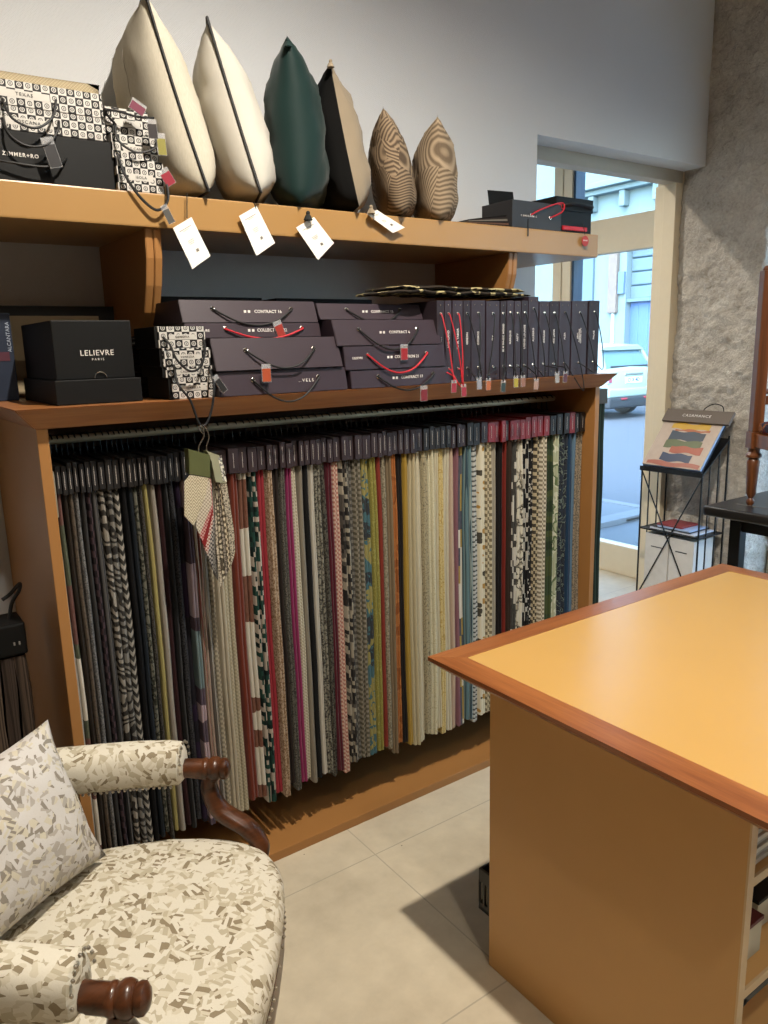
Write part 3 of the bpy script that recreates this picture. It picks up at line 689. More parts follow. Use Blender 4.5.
# --- plum presentation boxes
GP = 'plum presentation boxes stacked on the cabinet'
def plum(label, px0, px1, Y, z0, z1, lean, words, dots, eye, sag, cm=None, tagc=None, small=None, wx=.55, depth=.3, mat=None):
    zm = (z0+z1)/2; x0 = P(px0, 360, 1, Y).x; x1 = P(px1, 360, 1, Y).x
    return box_case('presentation_box', label, GP, x0, x1, Y, z0, z1, depth, lean, mat or M_PLUM, words, .0125, eye, cm, sag, tagc, 'box', wx, small, dots)
z1 = CZ+.001; za = [z1, zat(280, 369, 1.9), zat(280, 337, 1.92), zat(255, 323, 2.0), zat(255, 301, 2.01)]
plum('plum box on the cabinet top, lowest of left stack, lettering hidden by an orange tag', 218, 347, 1.890, za[0], za[1]-.002, .012, '. . V E L S', False, (.25, .76), .062, tagc=None, wx=.66)
plum('plum box second from the bottom of the left stack, orange tag on its cord', 216, 343, 1.893, za[1], za[2]-.001, .03, None, False, (.24, .78), .05, tagc=('c2542c', .20, .0), depth=.3)
plum('plum box under the topmost of the left stack, red cord and small white lettering', 188, 322, 1.965, za[2], za[3]-.001, .008, 'COLLECTION 22', True, (.28, .85), .028, cm=M_RED, tagc=None, small='LELIEVRE', wx=.62, depth=.24)
plum('topmost plum box of the left stack, black cord with a red tag', 186, 320, 1.978, za[3], za[4], .022, 'CONTRACT 16', True, (.22, .80), .045, tagc=('b33a2c', .74, -.35), wx=.62, depth=.24)
zc_ = [z1, zat(400, 368, 1.9), zat(390, 345, 1.92), zat(385, 319, 1.93), zat(372, 304, 2.0)]
plum('plum box on the cabinet top, lowest of right stack, small red tag below', 351, 450, 1.890, zc_[0], zc_[1]-.002, .008, 'CONTRACT 17', True, (.26, .82), .045, tagc=('8d2027', .76, 0), wx=.60)
plum('plum box second from the bottom of the right stack, thick red cord', 345.5, 446, 1.896, zc_[1], zc_[2]-.002, .01, 'COLLECTION 21', True, (.22, .80), .055, cm=M_RED, small='LELIEVRE', wx=.60)
plum('plum box under the topmost of the right stack, black cord and red tag', 338, 442, 1.905, zc_[2], zc_[3]-.002, .028, 'CONTRACT 6', True, (.22, .78), .06, tagc=('b0242a', .66, 0), wx=.60)
plum('topmost plum box of the right stack, set back, knotted black cord', 322, 424, 1.975, zc_[3], zc_[4], .022, 'CONTRACT 15', True, (.26, .78), .04, wx=.60, depth=.24)
t = thing('presentation_box', 'flat black box lying behind the left plum stack', 'box', (.95, 2.42, CZ), None)
MB().box(PX(160, 300, 2.36), PX(262, 300, 2.36), 2.36, 2.50, CZ+.001, zat(210, 297, 2.36), .002).build('case', M_BLACK, t)
t = thing('presentation_box', 'flat dark box lying behind the right plum stack', 'box', (1.45, 2.42, CZ), None)
MB().box(PX(276, 300, 2.36), PX(372, 300, 2.36), 2.36, 2.50, CZ+.001, zat(330, 299, 2.36), .002).build('case', M_BLACK, t)

# --- upright plum books
edges = [(437, 444.6, 300.5, '. . .', 'y', 0), (445, 451.8, 300.5, 'HIGHLAND', 'r', 0), (452.6, 463, 300.5, 'W. M. TABOR', 'r', 0), (463.3, 470.8, 300.5, 'ODEON', 'k', 0),
  (471.2, 485, 300.3, 'COSMOS', 'k', 0), (486, 499.5, 301, 'FLY', 'k', 0), (500.2, 506.2, 301, 'M M MAGIC MOOD', 'k', 0), (506.5, 513.6, 300.6, 'MARQUIS', 'k', 0),
  (514, 520.6, 301, 'ARTY', 'k', 0), (521, 527.6, 300.5, 'LODGE LOUNGE', 'k', 0), (528, 538, 296.5, 'ALLEGRO', 'k', 0), (538.8, 548.8, 301, 'ORIGAMI', 'k', 0),
  (549, 558.2, 301, 'MIX LANA', 'k', 0), (558.6, 570, 301, 'ALEA', 'k', 0), (571, 586.5, 301, 'KENT\nALEXANDRE\nOXFORD CITY', 'k', 0), (588, 598.5, 300.5, 'PALAZ', 'k', 0)]
tags = {0: ('b3283a', 454, 380), 2: ('b3283a', 463.5, 384), 4: ('a9a9b4', 479, 377), 5: ('d0713a', 488.5, 378), 6: ('2e3d31', 503.5, 380), 7: ('c7b12c', 516, 375.5), 8: ('a9745c', 523, 375), 9: ('c59a86', 536.5, 378), 11: ('b9b5ae', 557, 371.5), 12: ('6a3640', 565.5, 371)}
names = ['slim plum book next to the boxes', 'slim plum book with a dark red cord', 'plum book with red cords and red tag', 'plum book reading odeon', 'wide plum book reading cosmos', 'wide plum book reading fly', 'slim plum book beside the one reading fly',
  'plum book with a yellow tag on its cord', 'plum book with a pinkish tag on its cord', 'plum book with two words, left of the tallest', 'tallest plum book, rising above its neighbours', 'plum book right of the tallest', 'plum book with maroon tag on its cord', 'plum book with a long cord dangling below the edge', 'widest plum book with three lines of lettering', 'rightmost plum book, at the end of the row']
Yv = 1.915
for k, (p0, p1, yt, wd, cc, _) in enumerate(edges):
    x0, x1 = PX(p0, 345, Yv), PX(p1, 345, Yv); zt_ = zat((p0+p1)/2, yt, Yv); xm = (x0+x1)/2
    t = thing('binder', names[k]+', upright on the cabinet', 'sample book', (xm, Yv+.13, CZ), 'upright plum sample books')
    MB().box(x0+.0006, x1-.0006, Yv, Yv+.26, CZ+.001, zt_, .0015).build('spine_case', M_PLUM if k % 3 else M_PLUMD, t)
    zz = (CZ+zt_)/2+.01
    text(wd, .0082 if '\n' in wd else .0105, (xm, Yv-.0006, zz), (0, 0, 1), (-1, 0, 0), M_INK, t, bold=.0001)
    for z_ in (zt_-.04, CZ+.045):
        b = MB(); eyelet(b, (xm, Yv-.0005, z_), (0, -1, 0), .0035); b.build('eyelet', M_STEEL, t, True)
    for q in ((-.25, .25) if x1-x0 > .04 else (0,)):
        for z_ in (zt_-.014, CZ+.02):
            b = MB(); b.ball((xm+q*(x1-x0), Yv-.0005, z_), .0022, n=6); b.build('rivet', M_STEEL, t, True)
    cm = M_RED if k in (0, 1, 2) else M_NOIR
    A = Vector((xm, Yv-.001, zt_-.041)); B = Vector((xm, Yv-.001, CZ+.044))
    if k in tags:
        tc, tx, ty = tags[k]; T_ = P(tx, ty, 1, 1.868)
        cord(t, [A+Vector((0, .003, 0)), A+Vector((.002, -.006, -.01)), A.lerp(T_, .5)+Vector((.002, -.006, 0)), T_+Vector((-.002, 0, .006)), T_+Vector((0, 0, -.001)), T_+Vector((-.003, 0, .012)), B+Vector((.006, -.01, -.006)), B+Vector((0, .003, 0))], cm, .0019)
        swatch_tag(t, T_, tc, .021, .040, random.uniform(-.06, .06))
    else:
        lo = {1: (462, 386), 3: (482, 385), 10: (545, 375), 13: (584, 390), 14: (595, 371), 15: (600, 366)}.get(k, (p1+8, 380)); T_ = P(*lo, 1, 1.872)
        if k == 15: T_ = P(603, 368, 1, 1.9)
        cord(t, [A+Vector((0, .003, 0)), A+Vector((.004, -.006, -.01)), A.lerp(T_, .55)+Vector((.006, -.008, 0)), T_, T_.lerp(B, .5)+Vector((-.004, -.006, -.004)), B+Vector((.003, -.006, -.002)), B+Vector((0, .003, 0))], cm, .0019)
# printed cloth lying on the books
t = thing('folded_cloth', 'folded dark and cream patterned cloth lying on the upright plum books', 'cloth', (1.75, 2.05, 1.71), None)
N_ = fabric('floral', '2c2620', 'a0946c', '15110f', s=.5)
from mathutils import noise as _nz
for lay, (px0, px1, dz, dy) in enumerate(((384, 527, .002, .015), (395, 524, .017, .03))):
    x0, x1 = PX(px0, 297, 1.95), PX(px1, 293, 1.95); b = MB(); n = 46; rings = []
    for i in range(n+1):
        f = i/n; x = x0+(x1-x0)*f; e = min(1, f*10, (1-f)*10)**.5
        zz = 1.7025+dz+.006*(_nz.noise(Vector((x*14, lay*3, 0)))+.7); th = .008*e+.002
        if f < .38: zz -= .0
        y0 = 1.925+dy+.006*math.sin(x*37+lay)
        rings.append([(x, y0, zz), (x, y0-.004, zz+th*.5), (x, y0, zz+th), (x, y0+.16, zz+th+.002), (x, y0+.16, zz)])
    b.loft(rings); b.build('layer', N_, t, True)
# ================================================================== hanging fabric samples
FB = [ # px at y=520, kind, c1, c2, c3, scale, words, header
 (57.5,'plain','a8a294','','',1,'pale grey','g'),(64,'long','cfc6b4','5b2420','36432a',1,'cream, rust and green figured','k'),(70,'plain','2e2620','','',1,'blackish brown','k'),
 (76,'damask','5d5044','3f362e','',1,'taupe brown damask','k'),(82,'tweed','7b7a78','4b4b4c','',1,'mid grey flecked','k'),(87.5,'plain','3c3a3a','','',1,'dark charcoal','k'),
 (93.5,'check','4b3a41','1f1a1e','',.6,'dark plum block-check','k'),(99.5,'stripe','5d5c5c','222224','3a3a3a',1,'charcoal pinstriped','k'),(107,'zebra','958e82','1a1918','',1.5,'black and white zebra','k'),
 (114,'zebra','827e77','232120','',1.6,'grey feather-print','k'),(122,'herring','aaa59b','191919','',.5,'bold black and white chevron','k'),(129,'plain','151517','','',1,'deep black','k'),
 (135,'plain','20262e','','',1,'dark slate blue','k'),(141,'floral','6f6d60','1d201a','33362b',2,'dark mossy printed','k'),(146,'tweed','55524d','1c1b1a','',1,'salt and pepper tweed','k'),
 (150.5,'plain','ada060','','',1,'dull yellow','k'),(157,'plain','9f978a','','',1,'light taupe','k'),(164,'plain','331a1c','','',1,'very dark maroon','k'),
 (170,'velvet','121113','','',1,'black velvet','k'),(176.5,'tweed','3a3a3e','151518','',1,'charcoal tweed','k'),(183,'long','1e1c24','2a1c34','1e1c24',1,'black and purple','k'),
 (190,'long','6c7f80','b39aa0','54404e',1,'teal and dusty pink shaded','k'),(197,'stripe','a08a7a','7a3a34','c2b8a8',.7,'tan and red striped','k'),(204,'stripe','8f877a','57504a','b0a89a',1,'greige pinstriped','k'),
 (210,'check','b1a790','8a806c','',1.4,'oatmeal woven','k'),(217,'plain','bdb29a','','',1,'pale beige linen','k'),(226,'check','b9ae94','a4997f','',1.8,'warm beige basketweave','p'),
 (238,'velvet','7a2e1c','','',1,'rust red velvet','p'),(247.5,'long','cbc3b2','6b3018','cbc3b2',1.1,'off-white with rust motif','p'),(257,'blocks','1e4038','b9aa9c','12201f',2.0,'green, pink and white chequered','p'),
 (267,'plain','a5303a','','',1,'raspberry red','p'),(274,'tweed','b79d83','7d5a3a','',.7,'tan and brown flecked','p'),(280,'plain','322a26','','',1,'umber brown','p'),
 (286,'tweed','66625a','33302c','',1,'dark grey boucle','p'),(292,'velvet','96245a','','',1,'magenta velvet','p'),(299.5,'check','c9c0a8','a89d84','',2,'ivory ribbed','p'),
 (305,'plain','8d8473','','',1,'greyish khaki','p'),(310.5,'plain','1b1b1d','','',1,'jet black','p'),(316,'plain','c4bcab','','',1,'narrow chalk-white','p'),
 (322,'tweed','8b8778','2a2825','',.6,'grey and black speckled','p'),(328.5,'tweed','5d584e','201d1a','',.6,'brown and black speckled','p'),(333,'velvet','5f1526','','',1,'burgundy velvet','p'),
 (340,'check','cfb29c','a8645a','',1.5,'cream and coral dotted','p'),(347.5,'blocks','2b2927','a59c8a','57504a',2.2,'dark with cream dashes','p'),(353.5,'check','77736a','48453f','',1,'grey small-check','p'),
 (360.5,'check','8c8473','56503f','',1.2,'taupe small-check','p'),(369,'patch','978b4e','356473','1c2a3d',1,'yellow, teal and navy patchwork','p'),(377.5,'damask','8b833a','a39c54','',1.2,'lime yellow damask','p'),
 (382.5,'plain','8a3326','','',1,'brick-red thin','p'),(387,'tweed','9a9078','6d6450','',.7,'greige flecked','p'),(392,'plain','877256','','',1,'mid brown linen','p'),
 (398,'floral','a8602c','8f4c20','b06c34',.5,'burnt orange leaf-print','p'),(403.5,'plain','26211e','','',1,'thin black-brown','p'),(408.5,'velvet','b38d2c','','',1,'mustard velvet','p'),
 (415,'plain','c0b28c','','',1,'straw beige','p'),(421.5,'plain','cfc4a6','','',1,'buttermilk','p'),(428,'damask','a89d7c','5c5240','',1.3,'stone and brown scrolled','k'),
 (433.5,'damask','d0c8a8','b5ac88','',1.6,'ivory damask','k'),(439,'plain','c9bd9c','','',1,'vanilla','k'),(444.5,'damask','cdb678','a5862e','',1.2,'ochre scroll-print','k'),
 (450,'plain','cfc6ac','','',1,'light ivory','k'),(455,'plain','c4ab92','','',1,'pinkish sand','p'),(459.5,'plain','8b5d66','','',1,'dusty mauve','p'),
 (464.5,'blocks','d6d1c2','2d3850','a58a2c',.45,'white with navy and mustard blocks','p'),(471,'stripe','5f7f86','2d4250','8b9a94',.6,'teal blue striped','k'),(477,'hband','b9bab4','2b2c2c','767c7c',1.4,'grey banded','k'),
 (484.5,'dots','d8cfb4','b07e22','1e1a18',.8,'ivory with ochre and black shapes','p'),(492,'check','c5b796','6d6048','',.9,'beige and brown check','r'),(498.5,'plain','a99f8a','','',1,'mushroom','r'),
 (503,'plain','1e1a1a','','',1,'slim sooty black','r'),(507.5,'plain','84291f','','',1,'brick red','p'),(512,'plain','3a2a22','','',1,'chocolate','r'),
 (517,'blocks','c4beb0','171616','171616',1.2,'black and white block-print','r'),(523,'floral','cfc7b2','2a2724','8d8574',1,'cream and black brushstroke','r'),(528.5,'blocks','171616','b8b2a4','171616',1.6,'black with white dashes','r'),
 (534,'dots','201d1c','d8d2c4','a49c8c',1.6,'black with pale dots','r'),(540,'check','b7a682','2c2824','',.8,'straw and black check','r'),(545.5,'check','d2c8b0','7b705c','',1.2,'cream small-check','r'),
 (551.5,'long','2b3a26','48522e','3b4a30',2,'dark olive green','k'),(558,'floral','aeb291','5c7048','d2cfb4',.6,'pale green leaf-print','k'),(565.5,'floral','2e3440','6d7a70','1e2028',1.5,'dark multicoloured print','k'),
 (572,'velvet','1e3c5c','','',1,'deep blue velvet','r'),(576.5,'plain','5e7c94','','',1,'steel blue','k'),(580.5,'tweed','9b8a74','5c5348','',.8,'tan flecked','k')]
YF = 1.965
xs = [PX(f[0], 520, YF) for f in FB]
def dk(h):
    v = [int(h[i:i+2], 16) for i in (0, 2, 4)]; g = sum(v)/3
    return ''.join('%02x' % int((g+(q-g)*.88)*.90) for q in v)
M_PRINT = plain('dull_print', 'a8a09a', .6, var=0); M_HOOK = plain('dark_wire', '4d4742', .35, .9)
HM = {'k': plain('header_black', '171516', .5), 'p': plain('header_plum', '281c20', .5), 'r': plain('header_red', '6d1218', .4), 'g': plain('header_grey', '7c7768', .6)}
for k, f in enumerate(FB):
    x = xs[k]; lo = x-CX0-.028 if k == 0 else (x-xs[k-1])/2; hi = CX1-.026-x if k == len(FB)-1 else (xs[k+1]-x)/2
    xa, xb = x-min(lo, .022)+.0012, x+min(hi, .022)-.0012; xm = (xa+xb)/2; w = xb-xa
    sc = f[5]; mat = fabric(f[1], dk(f[2]), dk(f[3] or '000000'), dk(f[4] or '808080'), sc)
    prev = 'beside the cabinet\'s left side panel' if k == 0 else ('hanging just right of the %s one' if len((f[6]+' '+FB[k-1][6]).split()) < 8 else 'right of the %s one') % FB[k-1][6]
    t = thing('fabric_sample', '%s fabric sample %s' % (f[6], prev), 'fabric sample', (xm, 2.14, .2), 'fabric samples hanging in the cabinet')
    rs = random.Random(k*13+1)
    zb_ = .195+rs.uniform(-.022, .02); ztop = 1.222; yf = YF+rs.uniform(0, .011)
    if f[7] == 'k' and k < 24: yf += .004
    lobes = 1 if w < .017 else 2 if w < .036 else 3
    # outline of the folded cloth seen from above
    pts = [(-.5, .36)]
    for l in range(lobes):
        a0 = -.5+l/lobes; lw = 1/lobes; dep = rs.uniform(-.004, .006) if lobes > 1 else 0
        if l: pts.append((a0, .012+.004))
        for a in (0, .2, .5, .8, 1.0):
            u = a0+lw*(.06+.88*a); d = (1-math.sin(PI*(.12+.76*a)))*min(.014, w/lobes*.55)
            pts.append((u, d+dep))
    pts.append((.5, .36))
    rings = []; nz_ = 26; ph = rs.uniform(0, 6)
    for j in range(nz_+1):
        q = j/nz_; z = ztop+(zb_-ztop)*q
        g = .80+.2*min(1, q*5); sway = .0012*math.sin(q*7+x*9)+(.0006*math.sin(q*19+ph))
        bend = .006*math.sin(q*PI)*math.sin(ph)
        rings.append([(xm+sway+u*w*g, yf+d*1.0+(bend if d < .2 else 0)+.006*(1-q) if d < .2 else yf+d, z) for u, d in pts])
    b = MB().loft(rings); b.build('cloth', mat, t, True)
    hz0, hz1 = 1.214+rs.uniform(-.003, .003), 1.288+rs.uniform(-.004, .004)
    if f[7] == 'g': hz0, hz1 = 1.16, 1.275
    hw = min(w, .03)
    b = MB(); b.box(xm-hw/2, xm+hw/2, yf-.002, yf+.36, hz0, hz1, .0012, 1)
    h = b.build('header', HM[f[7]], t)
    tk = MB(); zt_ = hz1-.014
    while zt_ > hz0+.016:
        hh = rs.choice((.0016, .0022, .003)); tk.box(xm-.0010, xm+.0006, yf-.0026, yf-.002, zt_-hh, zt_); zt_ -= hh+.0009
    tk.build('printing', M_PRINT if f[7] != 'g' else M_GREYINK, h)
    MB().tube([(xm, RODY+.012, hz1-.004), (xm, RODY+.02, hz1+.018), (xm, RODY+.016, RODZ+.006), (xm, RODY+.0, RODZ+.0135), (xm, RODY-.014, RODZ+.004)], .0021, 5, smooth=2).build('hook', M_BLACKM if f[7] == 'k' else M_HOOK, t, True)

# --- swatch books hung by chrome rings in front of the cabinet
YS = 1.872
def leaf(t, pts, Y, mat, dy=.0025): MB().prism([P(x, y, 1, Y) for x, y in pts], (0, dy, 0)).build('swatch', mat, t)
def ring(t, pts, Y): MB().tube(pc(pts, Y), .0016, 6, smooth=5).build('ring', M_STEEL, t, True)
t = thing('hanging_swatch_book', 'olive green swatch book hanging by a chrome ring, herringbone and red swatches', 'swatch book', (.75, YS, 1.0), 'swatch books hanging in front of the cabinet')
M_OL = plain('olive_card', '4f5330', .5)
b = MB(); pf = [P(x, y, 1, YS-.02) for x, y in ((188.5, 449), (210, 455), (210.5, 478), (189.5, 474))]
b.prism(pf, (0, .03, 0), .001); b.build('header', M_OL, t)
ring(t, [(199, 452), (199, 446), (204, 436), (203, 429), (201.5, 426), (199, 428), (203, 434)], YS-.012)
ks = [fabric('herring', 'c5baa0', '8d826c', s=1.6), fabric('check', 'bfb4a2', '8c8070', s=2.2), fabric('check', 'b58a84', '8c3a38', s=2.2), fabric('plain', '7c2526'), fabric('check', 'c0b2a6', '8c3a38', s=2.2), fabric('check', 'a39c92', '39363a', s=1.8), fabric('check', '8a857e', '2a282b', s=1.8), fabric('tweed', '77736c', '242224', s=1.5), fabric('tweed', '5c5955', '1c1b1c', s=1.5)]
leaf(t, [(190, 475), (208, 478), (206, 494), (194, 526), (184.5, 516), (184.5, 482)], YS-.019, ks[0])
for i in range(1, 9):
    a = i*1.0
    leaf(t, [(199+a*.9, 477), (209.5+a*.35, 479), (211.5+a*.55, 500+a*4), (197.5+a*2.6, 528+a*6.6), (193.5+a*2.5, 521+a*6.6)], YS-.019+.0035*i, ks[i])
t = thing('hanging_swatch_book', 'grey-edged swatch book hanging by a chrome ring, black and beige tweeds', 'swatch book', (.80, YS, 1.0), 'swatch books hanging in front of the cabinet')
b = MB(); b.prism([P(x, y, 1, YS-.016) for x, y in ((207, 451), (219.5, 455.5), (226, 484), (215.5, 482), (212, 462))], (0, .028, 0), .001); b.build('header', plain('pale_olive_card', '8b8a72', .5), t)
b = MB(); b.prism([P(x, y, 1, YS-.017) for x, y in ((218.3, 457.5), (222, 458.5), (227, 482), (223, 481))], (0, .002, 0)); b.build('label', fabric('floral', 'cfcab8', '3a3832', s=3), t)
ring(t, [(207, 452), (206.5, 446), (209, 437), (206.5, 429), (203, 426), (202, 430)], YS-.006)
kt = [fabric('tweed', 'b8ae9c', '4a4038', s=.9), fabric('zebra', 'b8ae98', '3a332c', s=2.2), fabric('tweed', '8f867a', '2b2723', s=.8), fabric('check', 'c2b69e', '4c4238', s=1.3), fabric('tweed', 'a99f8c', '3c342c', s=1.1)]
for i in range(5):
    a = i
    leaf(t, [(214+a*1.5, 480), (225+a*.4, 482), (229+a*1.3, 520+a*3), (235.2-(4-a)*1.6, 560-a*4+8), (231.5-(4-a)*2.8, 588-a*5.5), (216+a*3, 545-a*4)], YS-.015+.0045*(4-a), kt[i])

# --- long dark swatch hanging on the cabinet's right side
t = thing('hanging_swatch', 'long dark green patterned swatch hanging on the cabinet\'s right side', 'fabric swatch', (2.42, 2.05, .3), None)
M_ZIG = fabric('stripe', '1b2420', '2e3d33', '111413', s=.4)
b = MB(); rings = []
for j in range(16):
    z = 1.34-(1.34-.40)*j/15; o = .002*math.sin(j*.8)
    rings.append([(2.386, 1.965+o, z), (2.400, 1.953+o, z), (2.440, 1.955+o, z), (2.452, 1.97+o, z), (2.452, 2.22, z), (2.386, 2.22, z)])
b.loft(rings); b.build('cloth', M_ZIG, t, True)
MB().box(2.388, 2.448, 1.95, 2.22, 1.315, 1.372, .002).build('header', plain('taupe_header', '4c4236', .5), t)
MB().tube([(2.377, 2.1, 1.35), (2.405, 2.1, 1.378), (2.405, 2.1, 1.36)], .0016, 6, smooth=3).build('hook', M_STEEL, t, True)

# ================================================================== left of the cabinet
t = thing('hanging_sample_book', 'black sample book with a cord handle, brown striped swatches, left of the cabinet', 'sample book', (.2, 2.15, .02), None)
MB().box(.02, .318, 2.05, 2.16, zat(15, 656, 2.05), zat(15, 624, 2.05), .006).build('header', M_BLACK, t)
for k in range(9):
    xx = .312-k*.033
    b = MB(); rings = []
    for j in range(9):
        z = .80-.70*j/8; o = .004*math.sin(j*1.3+k)
        rings.append([(xx-.03+o, 2.06, z), (xx-.014+o, 2.054, z), (xx+o, 2.06, z), (xx+o, 2.14, z), (xx-.03+o, 2.14, z)])
    b.loft(rings); b.build('swatch', fabric('stripe', ('4a3d33', '3a302a', '55483c')[k % 3], '2a221d', '3d332b', s=.9), t, True)
cord(t, pc([(2, 600, 2.1), (10, 594, 2.1), (17, 586, 2.1), (20, 584, 2.1), (19, 591, 2.1), (12, 603, 2.1), (9, 622, 2.1)], 0), M_NOIR, .005, 'handle')
q = P(17, 643.5, 1, 2.049); MB().box(q.x-.008, q.x-.004, 2.048, 2.05, q.z-.004, q.z+.004).box(q.x+.004, q.x+.008, 2.048, 2.05, q.z-.004, q.z+.004).build('emblem', M_GREYINK, t)

# ================================================================== armchair
AC = Vector((.332, 1.334, 0)); AYAW = math.atan2(-.57, .82)
MA = Matrix.Translation(AC) @ Matrix.Rotation(AYAW, 4, 'Z')
def shard_mat(name, bg='cdc7b8', l1='aba28d', l2='7f725c', sc=58):
    N = Nd(name, .9, 0, .15); v = N.co('Object', (1, 1, 1)); cx = N.vor(v, sc, out='Color', dist='MANHATTAN', rnd=.9)
    X, Y_, Z = N.xyz(v); s3 = N.xyz(cx)
    dirn = N.m_('ADD', N.m_('MULTIPLY', X, N.m_('SUBTRACT', s3[1], .5)), N.m_('ADD', N.m_('MULTIPLY', Y_, N.m_('SUBTRACT', s3[2], .5)), N.m_('MULTIPLY', Z, N.m_('SUBTRACT', s3[0], .5))))
    half = N.m_('GREATER_THAN', N.m_('FRACT', N.m_('MULTIPLY', dirn, sc*2.2)), .5)
    f = N.m_('FRACT', N.m_('ADD', s3[0], N.m_('MULTIPLY', half, .37)))
    c = N.ramp(f, [(0, lin(bg)), (.28, lin('c0b8a5')), (.46, lin(bg)), (.62, lin(l1)), (.80, lin(bg)), (.88, lin(l2))], True)
    e = N.noise(N.co('Object'), 420, 1); N.col(N.mix(N.m_('MULTIPLY', e, .25), c, lin('a79c86'))); N.bump(N.m_('ADD', f, N.m_('MULTIPLY', e, .5)), .25, .001); return N.m
M_SH = shard_mat('shard_fabric'); M_SHP = shard_mat('shard_fabric_pale', 'c2bebb', 'a39d96', '7f786f', 64)
ac = thing('armchair', 'carved walnut armchair in cream geometric fabric, in front of the hanging fabrics', 'armchair', (AC.x, AC.y, 0))
def L(a, b, z): return MA @ Vector((a, b, z))
# seat outline, rounded serpentine front
def seat_outline(s=1.0, n=56):
    out = []
    for k in range(n):
        a = 2*PI*k/n; c_, s_ = math.cos(a), math.sin(a)
        ex = .55 if c_ > 0 else .42
        x = math.copysign(abs(c_)**ex, c_)*.278; wd = .315 if x > 0 else .315-.055*(-x/.29)
        y = math.copysign(abs(s_)**.60, s_)*wd
        if c_ > 0: x += .012*(1-(y/.315)**2)
        out.append((x*s-.02, y*s))
    return out
b = MB(); rings = []
for z, s in ((.365, .985), (.385, 1.0), (.425, 1.015), (.440, .99), (.451, .95), (.460, .86), (.467, .70), (.472, .5), (.474, .25), (.475, .04)):
    rings.append([L(x, y, z) for x, y in seat_outline(s)])
b.loft(rings); b.build('seat', M_SH, ac, True)
b = MB(); rings = []
for z, s in ((.285, .93), (.30, .985), (.335, 1.0), (.366, .99)): rings.append([L(x, y, z-.02*(1 if z < .3 else 0)*abs(y)*2) for x, y in seat_outline(s)])
b.loft(rings); b.build('seat_rail', M_WALNUT, ac, True)
M_NAIL = plain('antique_nails', 'b5ada0', .3, .9)
b = MB(); n = 130; ol = seat_outline(1.0, n)
for k, (x, y) in enumerate(ol):
    b.ball(L(x*1.003, y*1.003, .372), .0042, n=6)
o = b.build('nail_trim', M_NAIL, ac, True); o['kind'] = 'stuff'
for sx, sy, kind in ((.14, .23, 'f'), (.14, -.23, 'f'), (-.27, .22, 'b'), (-.27, -.22, 'b')):
    s_ = 1 if sy > 0 else -1; o_ = 1 if sx > 0 else -1
    path = [L(sx, sy, .33), L(sx+.025*o_, sy+.02*s_, .27), L(sx+.02*o_, sy+.015*s_, .16), L(sx-.005*o_, sy, .06), L(sx+.015*o_, sy+.012*s_, .005)]
    MB().tube(path, lambda q: .034-.020*min(1, q*1.35)+(.006 if q > .93 else 0), 12, smooth=6).build('leg', M_WALNUT, ac, True)
# back: tilted oval frame with padded panel
def back_ring(s, dx):
    out = []
    for k in range(36):
        a = 2*PI*k/36; c_, si = math.cos(a), math.sin(a)
        y = math.copysign(abs(c_)**.6, c_)*.26*s; v = math.copysign(abs(si)**.6, si)*.215*s
        out.append(L(-.395-.20*(v+.22)+dx-.03*(1-(y/.26)**2), y, .64+v))
    return out
MB().loft([back_ring(.90, .0), back_ring(.90, .035), back_ring(.8, .055), back_ring(.5, .068), back_ring(.1, .07)]).build('back_cushion', M_SH, ac, True)
MB().tube(back_ring(1.0, .01), .021, 10, closed=True).build('back_frame', M_WALNUT, ac, True)
for s_ in (1, -1): MB().tube([L(-.28, .21*s_, .33), L(-.34, .22*s_, .42), L(-.385, .2*s_, .5)], .02, 10, smooth=4).build('back_post', M_WALNUT, ac, True)
